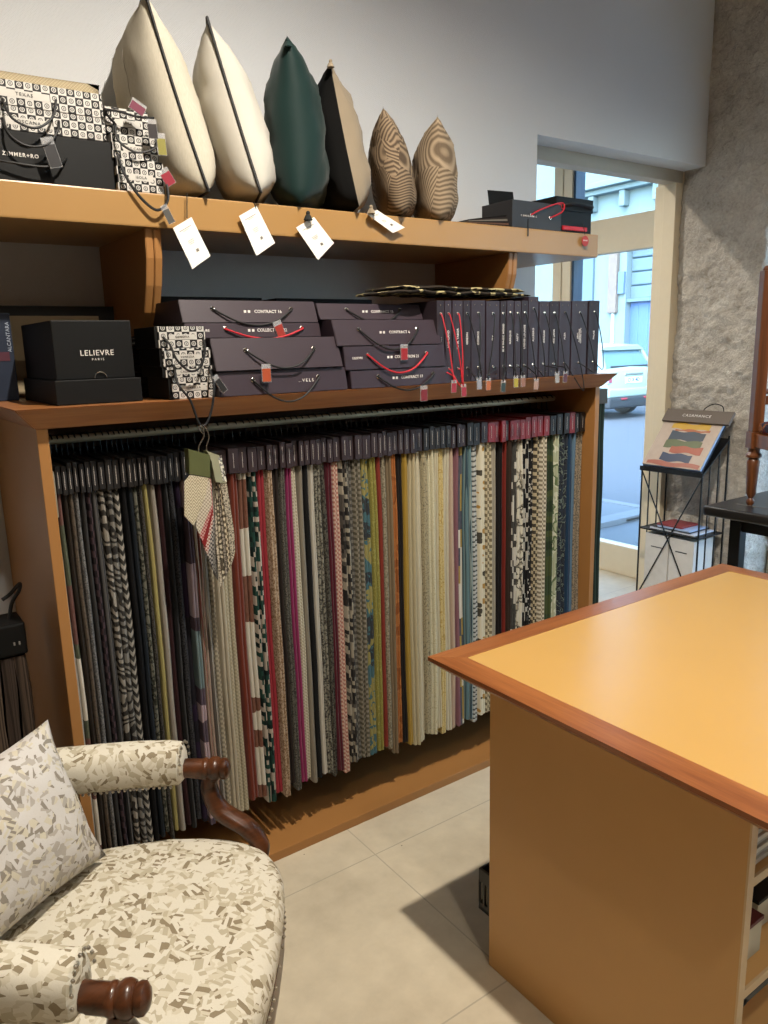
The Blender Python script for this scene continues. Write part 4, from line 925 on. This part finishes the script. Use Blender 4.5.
# arms
for s_ in (1, -1):
    AR = .60
    path = [L(-.40, .245*s_, AR+.045), L(-.30, .275*s_, AR+.035), L(-.15, .30*s_, AR+.028), L(-.02, .312*s_, AR+.024), L(.075, .318*s_, AR+.018), L(.108, .318*s_, AR+.016)]
    arm = MB().tube(path, lambda q: .022 if q < .93 else .0245, 12, smooth=5)
    e = L(.112, .318*s_, AR+.015)
    MK = Matrix.Translation(L(.088, .318*s_, AR+.016)) @ Matrix.Rotation(AYAW, 4, 'Z') @ Matrix.Rotation(PI/2, 4, 'Y')
    arm.lathe([(.019, -.05), (.0225, -.02), (.0255, -.014), (.0255, -.009), (.0225, -.005), (.0275, .002), (.0285, .012), (.0255, .019), (.0215, .022), (.0245, .028), (.0235, .035), (.0165, .041), (.006, .044)], 0, 0, 0, 20, MK)
    arm.build('arm', M_WALNUT, ac, True)
    pp_ = [L(.085, .318*s_, AR+.0), L(.082, .316*s_, AR-.035), L(.105, .31*s_, AR-.085), L(.165, .30*s_, AR-.125), L(.195, .292*s_, AR-.165), L(.195, .287*s_, .40), L(.19, .285*s_, .34)]
    sp = MB().tube(pp_, lambda q: .020+.007*math.sin(PI*min(1, q*1.2)), 12, smooth=6, flat=(1, .78)); sp.build('arm_support', M_WALNUT, ac, True)
    # upholstered pad
    b = MB(); rings = []
    for q, r in ((0, .5), (.02, .86), (.08, 1), (.3, 1.03), (.5, 1.03), (.7, 1.02), (.9, .99), (.98, .93), (1, .72)):
        x = -.345+q*.375; yc = (.262+.048*min(1, (x+.345)/.30))*s_; zc_2 = AR+.038-.006*q
        ring_ = []
        for k in range(18):
            a = 2*PI*k/18; cy, sz = math.cos(a), math.sin(a)
            ring_.append(L(x, yc+math.copysign(abs(cy)**.7, cy)*.046*r, zc_2+math.copysign(abs(sz)**.75, sz)*(.054 if sz > 0 else .040)*r))
        rings.append(ring_)
    b.loft(rings); b.build('armrest_pad', M_SH, ac, True)
    b = MB()
    for side in (-1, 1):
        for k in range(28):
            x = -.33+k*.0125; yc = (.262+.048*min(1, (x+.345)/.30))*s_
            b.ball(L(x, yc+side*.041, AR+.002), .0038, n=6)
    for k in range(9):
        a = PI*k/8; b.ball(L(.031, .31*s_+math.cos(a)*.0445, AR+.036+math.sin(a)*.05), .0036, n=6)
    b.build('nail_trim', M_NAIL, ac, True)['kind'] = 'stuff'
# cushions on the chair
cq = L(-.262, .055, .628)
t, M_, g_ = cushion('cushion', 'square cushion in pale geometric fabric leaning on the armchair back', (0, 0, 0), .37, .325, .14, [M_SHP], seed=11, pinch=.08, wr=.006)
RM = Matrix.Translation(cq) @ Matrix.Rotation(AYAW+math.radians(-28), 4, 'Z') @ Matrix.Rotation(math.radians(-20), 4, 'Y') @ Matrix.Rotation(math.radians(3), 4, 'X')
def rebase(t, RM, base):
    d = Matrix.Translation(-Vector(base))
    for ch in t.children: ch.data.transform(Matrix.Translation(t.location)); ch.data.transform(d @ RM)
    t.location = base
rebase(t, RM, (cq.x, cq.y, .47))
cq2 = L(-.36, -.13, .63)
t, M_, g_ = cushion('cushion', 'second pale geometric cushion, half hidden behind the first at the photo\'s left edge', (0, 0, 0), .36, .31, .10, [M_SHP], seed=12, pinch=.08)
rebase(t, Matrix.Translation(cq2) @ Matrix.Rotation(AYAW, 4, 'Z') @ Matrix.Rotation(math.radians(-18), 4, 'Y'), (cq2.x, cq2.y, .47))
# ================================================================== things in the table's shelves
t = thing('storage_crate', 'black slotted plastic crate under the cutting table, beside the floor shadow', 'crate', (1.32, 1.14, .112), None)
b = MB(); x0, x1, y0, y1, z0, z1 = 1.186, 1.47, .99, 1.30, .112, .232
b.box(x0, x1, y0, y1, z0, z0+.008)
for (a0, a1, b0_, b1_) in ((x0, x1, y1-.006, y1), (x0, x1, y0, y0+.006), (x0, x0+.006, y0, y1), (x1-.006, x1, y0, y1)):
    b.box(a0, a1, b0_, b1_, z1-.038, z1, .002); b.box(a0, a1, b0_, b1_, z0, z0+.022, .002)
    n = 18
    for k in range(n):
        if a1-a0 > b1_-b0_:
            xx = a0+(a1-a0)*k/(n-1); b.box(max(a0, xx-.0035), min(a1, xx+.0035), b0_, b1_, z0+.02, z1-.036)
        else:
            yy = b0_+(b1_-b0_)*k/(n-1); b.box(a0, a1, max(b0_, yy-.0035), min(b1_, yy+.0035), z0+.02, z1-.036)
b.build('basket_walls', M_BLACKM, t)
t = thing('paper_bundle', 'cream folded papers inside the black crate', 'papers', (1.33, 1.14, .121), None)
for k in range(7): MB().box(x0+.012, x1-.012, y1-.012-.032*(k+1), y1-.014-.032*k, .1215, .20, .002).build('paper', plain('cream_paper', 'cfc4a8', .7), t)
def small_box(name, label, cat, x0, x1, y0, y1, z0, z1, m, lid=None, top=None, parts=()):
    t = thing(name, label, cat, ((x0+x1)/2, (y0+y1)/2, z0), None)
    MB().box(x0, x1, y0, y1, z0, z1, .002).build('body', m, t)
    if lid: MB().box(x0-.002, x1+.002, y0-.002, y1+.002, z1-.004, z1+.004, .001).build('lid', lid, t)
    return t
M_PAPER = plain('white_paper', 'cfcabf', .7); M_DRED = plain('dark_red_card', '5a1a1c', .5)
t = thing('brochure_stack', 'pile of white brochures on the upper shelf of the cutting table', 'brochures', (1.27, .68, .633), None)
for k in range(6):
    MB().box(1.19+.004*(k % 3), 1.34+.005*((k*2) % 3), .612+.004*(k % 2), .80, .633+k*.011, .6425+k*.011, .001).build('brochure', M_PAPER if k % 2 == 0 else plain('greyish_paper', 'a8a49c', .7), t)
small_box('binder', 'dark red binder lying on the white brochures', 'binder', 1.205, 1.36, .625, .80, .70, .735, M_DRED)
MB()
small_box('carton', 'small cream carton with a dark red lid on the middle shelf of the table', 'box', 1.19, 1.30, .63, .74, .401, .475, plain('cream_carton', 'bdb49c', .6), M_DRED)
small_box('carton', 'second small cream carton deeper in the table\'s middle shelf', 'box', 1.34, 1.44, .66, .77, .401, .465, plain('cream_carton', 'bdb49c', .6), M_BLACK)
b = MB(); b.box(1.19, 1.50, .606, .616, .345, .362, .003); b.box(1.20, 1.22, .606, .63, .345, .384); b.box(1.46, 1.48, .606, .63, .345, .384)
b.build('metal_rail', M_BLACKM, tb)

# ================================================================== magazine stand by the stone pier
SX0, SX1, SY0, SY1 = 3.655, 3.885, 2.285, 2.655
st = thing('magazine_stand', 'black wire display stand with slanted top in front of the stone pier', 'stand', (3.76, 2.47, 0), None)
zf, zbk = .85, 1.02
def bar(name, a, b_, r=.005): return MB().tube([a, b_], r, 6).build(name, M_BLACKM, st, True)
for yy in (SY0, SY1):
    bar('leg', (SX0, yy, 0), (SX0, yy, zf)); bar('leg', (SX1, yy, 0), (SX1, yy, zbk+.02))
    b = MB()
    for q in (.3, .65):
        xx = SX0+(SX1-SX0)*q; b.tube([(xx, yy, .02), (xx, yy, zf+(zbk-zf)*q)], .004, 6)
    b.tube([(SX0, yy, .02), (SX1, yy, .02)], .004, 6); b.tube([(SX0, yy, .505), (SX1, yy, .505)], .005, 6); b.build('side_bars', M_BLACKM, st, True)
b = MB(); b.tube([(SX0, SY0, zf-.015), (SX0, SY1, .10)], .004, 6); b.tube([(SX0, SY1, zf-.015), (SX0, SY0, .10)], .004, 6); b.build('cross_brace', M_BLACKM, st, True)
bar('back_bar', (SX1, SY0, zbk), (SX1, SY1, zbk)); bar('foot_bar', (SX0, SY0, .02), (SX0, SY1, .02)); bar('foot_bar', (SX1, SY0, .02), (SX1, SY1, .02))
dirr = Vector((SX1-SX0, 0, zbk-zf)); 
MB().prism([(SX0, SY0-.006, zf-.004), (SX1, SY0-.006, zbk-.004), (SX1, SY1+.006, zbk-.004), (SX0, SY1+.006, zf-.004)], (0, 0, .008)).build('tray', M_BLACKM, st)
MB().box(SX0-.012, SX0-.004, SY0-.008, SY1+.008, zf-.012, zf+.014, .002).build('tray_lip', M_BLACKM, st)
MB().box(SX0+.004, SX1-.004, SY0+.006, SY1-.006, .500, .508).build('lower_shelf', M_BLACKM, st)
# big sample book on the slanted tray: back board, pages, header
t = thing('sample_book', 'large open sample book with striped colour page on the black stand', 'sample book', (3.77, 2.47, .86), None)
u = dirr.normalized(); nrm = Vector((-u.z, 0, u.x))
o = Vector((SX0+.004, 0, zf+.010))
def slab(a0, a1, y0, y1, h0, h1, name, mat, bev=.001):
    pts = [o+u*a+nrm*h+Vector((0, y, 0)) for h in (h0, h1) for a, y in ((a0, y0), (a1, y0), (a1, y1), (a0, y1))]
    return MB().hexa(pts, bev).build(name, mat, t)
Lg = .345
u = (Vector((SX0+.24, 0, 1.135))-o).normalized(); nrm = Vector((-u.z, 0, u.x))
slab(0, Lg, SY0+.004, SY1-.004, 0, .006, 'back_board', plain('navy_board', '1f2a40', .4))
slab(.003, Lg-.03, SY0+.008, SY1-.006, .006, .022, 'pages', plain('bluish_page_edges', '8fa3c0', .6))
pg = slab(.003, Lg-.035, SY0+.008, SY1-.006, .022, .0235, 'cover_page', plain('sand_page', 'b5a292', .45), 0)
pg2 = []
bands = [('c39a2a', .262, .300, .07, .30), ('a85f38', .246, .262, .06, .27), ('35404e', .188, .246, .075, .285), ('5b6340', .140, .188, .07, .29), ('a2533a', .108, .150, .05, .24), ('2e3a55', .050, .100, .09, .275), ('9e5b48', .012, .045, .02, .34)]
for i, (cc, a0, a1, y0, y1) in enumerate(bands):
    a0 -= .012; a1 -= .012; a0 = max(a0, .006)
    pts = []
    n = 8
    base = [(a0+.006*math.sin(k*1.1+i), SY0+y0+(y1-y0)*k/n) for k in range(n+1)]; topl = [(a1+.005*math.sin(k*1.3+i*2), SY0+y0+(y1-y0)*k/n) for k in range(n, -1, -1)]
    MB().prism([o+u*a+nrm*(.0236+.0002*i)+Vector((0, y, 0)) for a, y in base+topl], nrm*.0004).build('printed_band', plain('band_'+cc, cc, .4), t)
hd = slab(Lg-.055, Lg+.028, SY0-.03, SY1+.004, .0245, .040, 'header', plain('taupe_board', '5f5349', .5))
text('CASAMANCE', .025, o+u*(Lg-.013)+nrm*.0405+Vector((0, (SY0+SY1)/2-.01, 0)), (0, -1, 0), u, M_INK, t, spacing=1.25)
hb = o+u*(Lg+.024)+nrm*.03
MB().tube([hb+Vector((0, 2.44, 0)), hb+Vector((0, 2.43, .02)), hb+Vector((0, 2.38, .045)), hb+Vector((0, 2.33, .035)), hb+Vector((0, 2.32, 0))], .003, 7, smooth=5).build('handle', M_NOIR, t, True)
# clear film edge curling over the page bottom
# magazines and file boxes
t0 = None
for k, (dx, dy, cc, lab) in enumerate(((0, 0, 'c9cdd6', 'white magazine lying lowest on the stand\'s lower shelf'), (.01, .01, '3a3a40', 'dark magazine in the pile on the stand\'s lower shelf'), (-.004, -.012, '9db0cf', 'pale blue magazine in the pile on the stand\'s lower shelf'), (.006, .02, '8c3a3a', 'magazine with red cover, topmost on the stand\'s lower shelf'))):
    t = thing('magazine', lab, 'magazine', (3.76, 2.47, .509+k*.009), 'magazines on the stand\'s lower shelf')
    MB().box(3.672+dx, 3.862+dx-.01*k, 2.32+dy+.02*k, 2.60+dy-.02*k, .5095+k*.009, .5175+k*.009, .0012).build('cover', plain('mag_'+cc, cc, .35), t)
    MB().box(3.674+dx, 3.85+dx-.01*k, 2.322+dy+.02*k, 2.598+dy-.02*k, .511+k*.009, .516+k*.009).build('pages', M_PAPER, t)
for k, (ya, yb, where) in enumerate(((2.475, 2.625, 'nearer the shop window'), (2.318, 2.468, 'nearer the black table'))):
    t = thing('file_box', 'white upright file box under the stand\'s lower shelf, '+where, 'file box', (3.76, (ya+yb)/2, .03), 'white file boxes inside the stand')
    MB().box(3.672, 3.855, ya, yb, .030, .480, .004).build('body', plain('white_file', 'cfcbc6', .5), t)
    MB().box(3.6705, 3.673, (ya+yb)/2-.035, (ya+yb)/2+.035, .405, .41).build('label_slot', M_GREYBOX, t)
MB()
t = thing('rack_base', 'flat black metal base plate under the white file boxes', 'base plate', (3.76, 2.47, .024), None)
MB().box(3.665, 3.865, 2.305, 2.64, .024, .0295, .001).build('plate', M_BLACKM, t)

# ================================================================== black padded table and the chair on it
DP = 3.3
def dpt(px, py, d):
    v = (px-384)*RT - (py-512)*UP + F_PX*fw
    return CAM+v*(d/F_PX)
q = dpt(750, 505, 3.2)
BTZ = round(q.z, 3)
bx0, by1 = q.x-.14, q.y+.13
bt = thing('side_table', 'black leather-covered table with rounded edge carrying the oak chair', 'table', (bx0+.4, by1-.3, 0), None)
M_LEATHER = plain('black_leather', '1d1b1a', .32, bump=.15, bs=160)
MB().box(bx0, bx0+.95, by1-.55, by1, BTZ-.045, BTZ-.001, .018, 4).build('table_top', M_LEATHER, bt, True)
for xx, yy in ((bx0+.15, by1-.08), (bx0+.15, by1-.47), (bx0+.90, by1-.06), (bx0+.90, by1-.49)):
    MB().box(xx-.025, xx+.025, yy-.025, yy+.025, 0, BTZ-.044, .004).build('leg', M_BLACKM, bt)
MB().box(bx0+.15, bx0+.9, by1-.07, by1-.05, BTZ-.12, BTZ-.045).build('apron', M_BLACKM, bt)
MB().box(bx0+.14, bx0+.16, by1-.5, by1-.06, BTZ-.12, BTZ-.045).build('apron', M_BLACKM, bt)
b = MB(); b.tube([(bx0+.12, by1-.08-.04*k, BTZ+.0005) for k in range(10)], .0012, 5); b.build('stitching', M_GREYINK, bt)
# chair
ch = thing('chair', 'carved oak chair with turned legs standing on the black leather table', 'chair', (q.x+.2, q.y-.2, BTZ), None)
cx, cy = q.x, q.y
ang = math.radians(-35); MC = Matrix.Translation((cx, cy, BTZ)) @ Matrix.Rotation(ang, 4, 'Z')   # rear left foot at the origin, seat to +x
def C_(x, y, z): return MC @ Vector((x, y, z))
S_ = .24/.24
prof = [(.011, 0), (.016, .012), (.016, .02), (.010, .03), (.019, .05), (.021, .10), (.024, .16), (.026, .185), (.019, .195), (.031, .203), (.031, .212), (.022, .222), (.024, .238)]
for x, y in ((0, 0), (.42, 0), (0, -.40), (.42, -.40)):
    b = MB().lathe(prof, x, y, 0, 16, MC); b.build('leg', M_CHAIRW, ch, True)
def cbox(x0, x1, y0, y1, z0, z1, name, m=M_CHAIRW, bev=.004): return MB().box(x0, x1, y0, y1, z0, z1, bev, mat=MC).build(name, m, ch)
for x in (0, .42): cbox(x-.027, x+.027, -.027, .027, .238, .305, 'corner_block')
for x in (0, .42): cbox(x-.027, x+.027, -.427, -.373, .238, .305, 'corner_block')
cbox(.027, .393, -.014, .014, .245, .30, 'seat_rail'); cbox(.027, .393, -.414, -.386, .245, .30, 'seat_rail'); cbox(.406, .434, -.373, -.027, .245, .30, 'seat_rail'); cbox(-.014, .014, -.373, -.027, .245, .30, 'seat_rail')
cbox(.0, .43, -.41, .01, .30, .345, 'seat', fabric('patch', '5e2420', '2a3040', '8a5a3a', s=2), .015)
for x in (0, .42): cbox(x-.022, x+.022, -.022, .022, .305, .935, 'back_post')
zT = .935
cbox(.022, .398, -.014, .014, .89, .93, 'top_rail'); cbox(.022, .398, -.014, .014, .415, .45, 'lower_rail')
MB().ball(C_(0, 0, zT+.006), .018, (1, 1, .8), 10).build('finial', M_CHAIRW, ch, True)
for sgn in (1, -1):
    MB().tube([C_(.03 if sgn > 0 else .39, 0, .46), C_(.21, 0, .67), C_(.39 if sgn > 0 else .03, 0, .88)], .014, 8, smooth=6, flat=(1, .6)).build('cross_splat', M_CHAIRW, ch, True)
t = thing('fabric_bag', 'dark cloth bag with beige trim under the black leather table', 'bag', (bx0+.45, by1-.35, .0), None)
b = MB(); rings = []
for z, s in ((0.002, .9), (.04, 1.0), (.22, .98), (.42, .86), (.50, .8)):
    rings.append([(bx0+.42+.19*s*math.copysign(abs(math.cos(a))**.6, math.cos(a)), by1-.33+.15*s*math.copysign(abs(math.sin(a))**.6, math.sin(a)), z) for a in [2*PI*k/24 for k in range(24)]])
b.loft(rings); b.build('body', plain('dark_canvas', '24221f', .9), t, True)
rg = rings[-1]
MB().tube(rg, .018, 8, closed=True).build('beige_trim', plain('beige_canvas', '9c8a6c', .9), t, True)

# ================================================================== the street
ST = plain('asphalt', '4f575e', .9, var=.1, scale=60, bump=.6, bs=90)
M_PAVE = plain('pavement', '61686c', .9, var=.06, scale=8)
def out(name, o_, kind='structure'): o_['kind'] = kind; return o_
out('', MB().box(4.40, 6.24, -12, 30, -.12, -.02).build('pavement', M_PAVE))
out('', MB().box(6.24, 17.9, -14, 40, -.22, -.13).build('street', ST))
out('', MB().box(6.14, 6.26, -12, 30, -.13, -.012, .01).build('kerb', plain('kerb_stone', '6c7276', .8)))
out('', MB().box(17.8, 20.0, -14, 40, -.2, -.05).build('pavement', M_PAVE))
t = thing('paving_strip', 'flat grey stone strip crossing the pavement outside the window', 'stone strip', (5.3, 4.3, -.02), None)
MB().box(4.45, 6.12, 4.17, 4.34, -.0195, .03, .006).build('strip', plain('strip_stone', '6d7276', .7), t)
MB().box(5.55, 6.1, 4.16, 4.172, -.005, .012).build('slot', M_BLACKM, t)
# houses across the street
bl = thing('building', 'pale stone town house with cornice and blue garage door across the street', 'building', (20.5, 12, 0), None)
M_FAC = plain('pale_render', '6c8388', .9, var=.05, scale=.8); M_BLUE = plain('blue_door_paint', '4a6ba0', .6, var=.02); M_SLAT = plain('blue_grey_slats', '57707f', .6, var=.03)
M_TRIMS = plain('carved_stone', '77706a', .9, var=.2, scale=9, bump=.8, bs=12)
w = MB()
w.box(20, 21.5, -10, 13.3, -.1, 12); w.box(20, 21.5, 15.4, 40, -.1, 12); w.box(20, 21.5, 13.3, 15.4, 4.4, 12); w.build('facade', M_FAC, bl)
MB().box(20.25, 20.35, 13.3, 15.4, -.1, 2.75, .01).build('garage_door', M_BLUE, bl)
b = MB()
for k in range(4): b.box(20.22, 20.32, 13.3, 15.4, 2.80+k*.40, 3.16+k*.40, .03)
b.box(20.05, 20.4, 13.3, 15.4, 2.70, 2.80); b.build('slatted_panel', M_SLAT, bl)
b = MB()
for k in range(6): b.box(20.235, 20.26, 13.4+k*.34, 13.42+k*.34, 0, 2.7)
b.build('door_grooves', plain('blue_groove', '587bb5', .6), bl)
MB().box(19.86, 20.0, 15.66, 15.98, 2.4, 4.7, .02).build('pilaster', M_TRIMS, bl)
MB().box(19.93, 20.0, 15.78, 15.86, -.1, 2.4, .02).build('drain_pipe', plain('pipe', 'c8cfd0', .6), bl)
MB().box(19.9, 20.0, 15.42, 15.64, 2.95, 3.6, .02).build('wall_cabinet', plain('wall_cabinet_paint', '56738f', .6), bl)
b = MB(); b.box(19.5, 20.0, -10, 40, 6.05, 6.22, .03); b.box(19.7, 20.0, -10, 40, 5.9, 6.05, .03); b.build('cornice', M_FAC, bl)
b = MB()
for k in range(26): b.box(19.75, 20.0, -3+k*1.15, -2.8+k*1.15, 5.45, 5.9, .03)
b.build('cornice_brackets', M_FAC, bl)
b = MB()
for k in range(14): b.box(19.97, 20.0, 4+k*1.9, 4.9+k*1.9, 6.9, 9.0, .01)
b.build('upper_windows', plain('pale_blue_panes', 'a8c0d4', .3), bl)
b = MB(); b.box(19.9, 20, 16.6, 17.9, .9, 4.6, .02); b.build('shutter', M_SLAT, bl)

# --- parked car
M_PAINT = plain('pale_car_paint', '8b9f99', .25, var=0); M_CGL = plain('car_glass', '5f7f8c', .08); M_RUB = plain('car_black', '2b3238', .6)
cr = thing('car', 'pale hatchback parked across the street, seen from behind', 'car', (14.45, 10.85, -.13), None)
RX, RY, RZ = 14.45, 10.85, -.13
def sect(y, hw, zl, zu, zs, n=1):
    """one body cross section: half width hw, sill zl, shoulder zs, top zu"""
    p = [(-hw*.9, zl), (-hw, zl+.12), (-hw*1.0, zs-.12), (-hw*.93, zs), (-hw*.80, zu-.02), (-hw*.6, zu), (0, zu+.02)]
    full = p+[(-x, z) for x, z in p[-2::-1]]
    return [(RX+x, RY+y, RZ+z) for x, z in full]
b = MB()
b.loft([sect(-.02, .70, .36, .92, .88), sect(0.03, .80, .28, .98, .92), sect(.12, .84, .24, 1.0, .96), sect(1.0, .86, .22, 1.0, .96), sect(2.6, .86, .22, .98, .94), sect(3.3, .84, .24, .92, .86), sect(3.62, .78, .28, .78, .7), sect(3.68, .6, .36, .66, .6)])
b.build('body', M_PAINT, cr, True)
def gsec(y, hwb, hwt, zb_, zt_): return [(RX+x, RY+y, RZ+z) for x, z in ((-hwb, zb_), (-hwt, zt_-.03), (-hwt*.85, zt_), (hwt*.85, zt_), (hwt, zt_-.03), (hwb, zb_))]
b = MB(); b.loft([gsec(.10, .76, .70, .97, 1.02), gsec(.36, .78, .64, .97, 1.36), gsec(.55, .78, .62, .97, 1.40), gsec(1.7, .78, .62, .97, 1.42), gsec(2.1, .78, .60, .96, 1.34), gsec(2.55, .76, .66, .94, .98)])
b.build('cabin_glass', M_CGL, cr, True)
b = MB(); b.loft([[(RX+x, RY+y, RZ+z) for x, z in ((-.66, zt-.03), (-.56, zt+.02), (0, zt+.04), (.56, zt+.02), (.66, zt-.03), (.5, zt-.04), (-.5, zt-.04))] for y, zt in ((.26, 1.37), (.34, 1.41), (1.0, 1.44), (1.8, 1.41), (2.05, 1.36))])
b.build('roof', M_PAINT, cr, True)
for s_ in (-1, 1):
    MB().hexa([(RX+s_*.73-.05, RY+.08, RZ+.95), (RX+s_*.73+.05, RY+.08, RZ+.95), (RX+s_*.74+.05, RY+.2, RZ+.95), (RX+s_*.74-.05, RY+.2, RZ+.95), (RX+s_*.62-.045, RY+.30, RZ+1.38), (RX+s_*.62+.045, RY+.30, RZ+1.38), (RX+s_*.62+.04, RY+.42, RZ+1.39), (RX+s_*.62-.04, RY+.42, RZ+1.39)], .01).build('rear_pillar', M_PAINT, cr)
    tl = MB().box(RX+s_*.70-.075, RX+s_*.70+.075, RY-.02, RY+.14, RZ+.68, RZ+.90, .03).build('tail_light', plain('tail_light_glass', '8c9fc0', .2), cr)
    MB().box(RX+s_*.70-.045, RX+s_*.70+.045, RY-.026, RY-.018, RZ+.72, RZ+.82, .004).build('red_lens', plain('red_lens', '9c4a5c', .2), tl)
    MB().box(RX+s_*.35-.1, RX+s_*.35+.1, RY-.09, RY-.04, RZ+.36, RZ+.42, .01).build('reflector', plain('reflector_red', 'b03a4a', .3), cr)
    for yy in (.75, 3.0):
        wx = RX+s_*.76
        Mw = Matrix.Translation((wx, RY+yy, RZ+.30)) @ Matrix.Rotation(PI/2, 4, 'Y')
        wh = MB().lathe([(.2, -.09), (.29, -.085), (.30, -.05), (.30, .05), (.29, .085), (.2, .09)], 0, 0, 0, 28, Mw).build('wheel', M_RUB, cr, True)
        MB().lathe([(.19, -.095), (.19, .095)], 0, 0, 0, 20, Mw).build('hub', M_STEEL, wh, True)
MB().box(RX-.80, RX+.80, RY-.09, RY+.14, RZ+.22, RZ+.44, .05, 3).build('lower_bumper', M_RUB, cr, True)
MB().box(RX-.80, RX+.80, RY-.075, RY+.12, RZ+.43, RZ+.60, .04, 3).build('bumper', M_PAINT, cr, True)
MB().box(RX-.28, RX+.28, RY-.035, RY+.02, RZ+.845, RZ+.885, .012).build('boot_handle', M_STEEL, cr)
pl = MB().box(RX-.26, RX+.26, RY-.03, RY-.01, RZ+.69, RZ+.81, .004).build('number_plate', plain('plate_white', 'ccd6e6', .4), cr)
text('D X 4D', .11, (RX, RY-.0315, RZ+.75), (1, 0, 0), (0, 0, 1), plain('plate_ink', '12307a', .5), pl, bold=.002)
MB().box(RX-.56, RX+.56, RY+.075, RY+.10, RZ+1.0, RZ+1.03).build('rear_window_seal', M_RUB, cr)

cr.scale = (1.12, 1.12, 1.12)
# ================================================================== light
W = bpy.data.worlds.new('sky'); S.world = W; W.use_nodes = True; nt = W.node_tree
bg = nt.nodes['Background']; sk = nt.nodes.new('ShaderNodeTexSky'); sk.sky_type = 'NISHITA'; sk.sun_disc = False
sk.sun_elevation = math.radians(48); sk.sun_rotation = math.radians(250); sk.air_density = 1.1; sk.dust_density = 1.6
mxn = nt.nodes.new('ShaderNodeMix'); mxn.data_type = 'RGBA'; mxn.inputs[0].default_value = .6
nt.links.new(sk.outputs[0], mxn.inputs[6]); mxn.inputs[7].default_value = (.16, .36, .60, 1)
nt.links.new(mxn.outputs[2], bg.inputs['Color']); bg.inputs['Strength'].default_value = SKY
S.view_settings.view_transform = 'Standard'; S.view_settings.look = 'None'; S.view_settings.gamma = 1
S.view_settings.use_curve_mapping = False; S.view_settings.exposure = EXPO
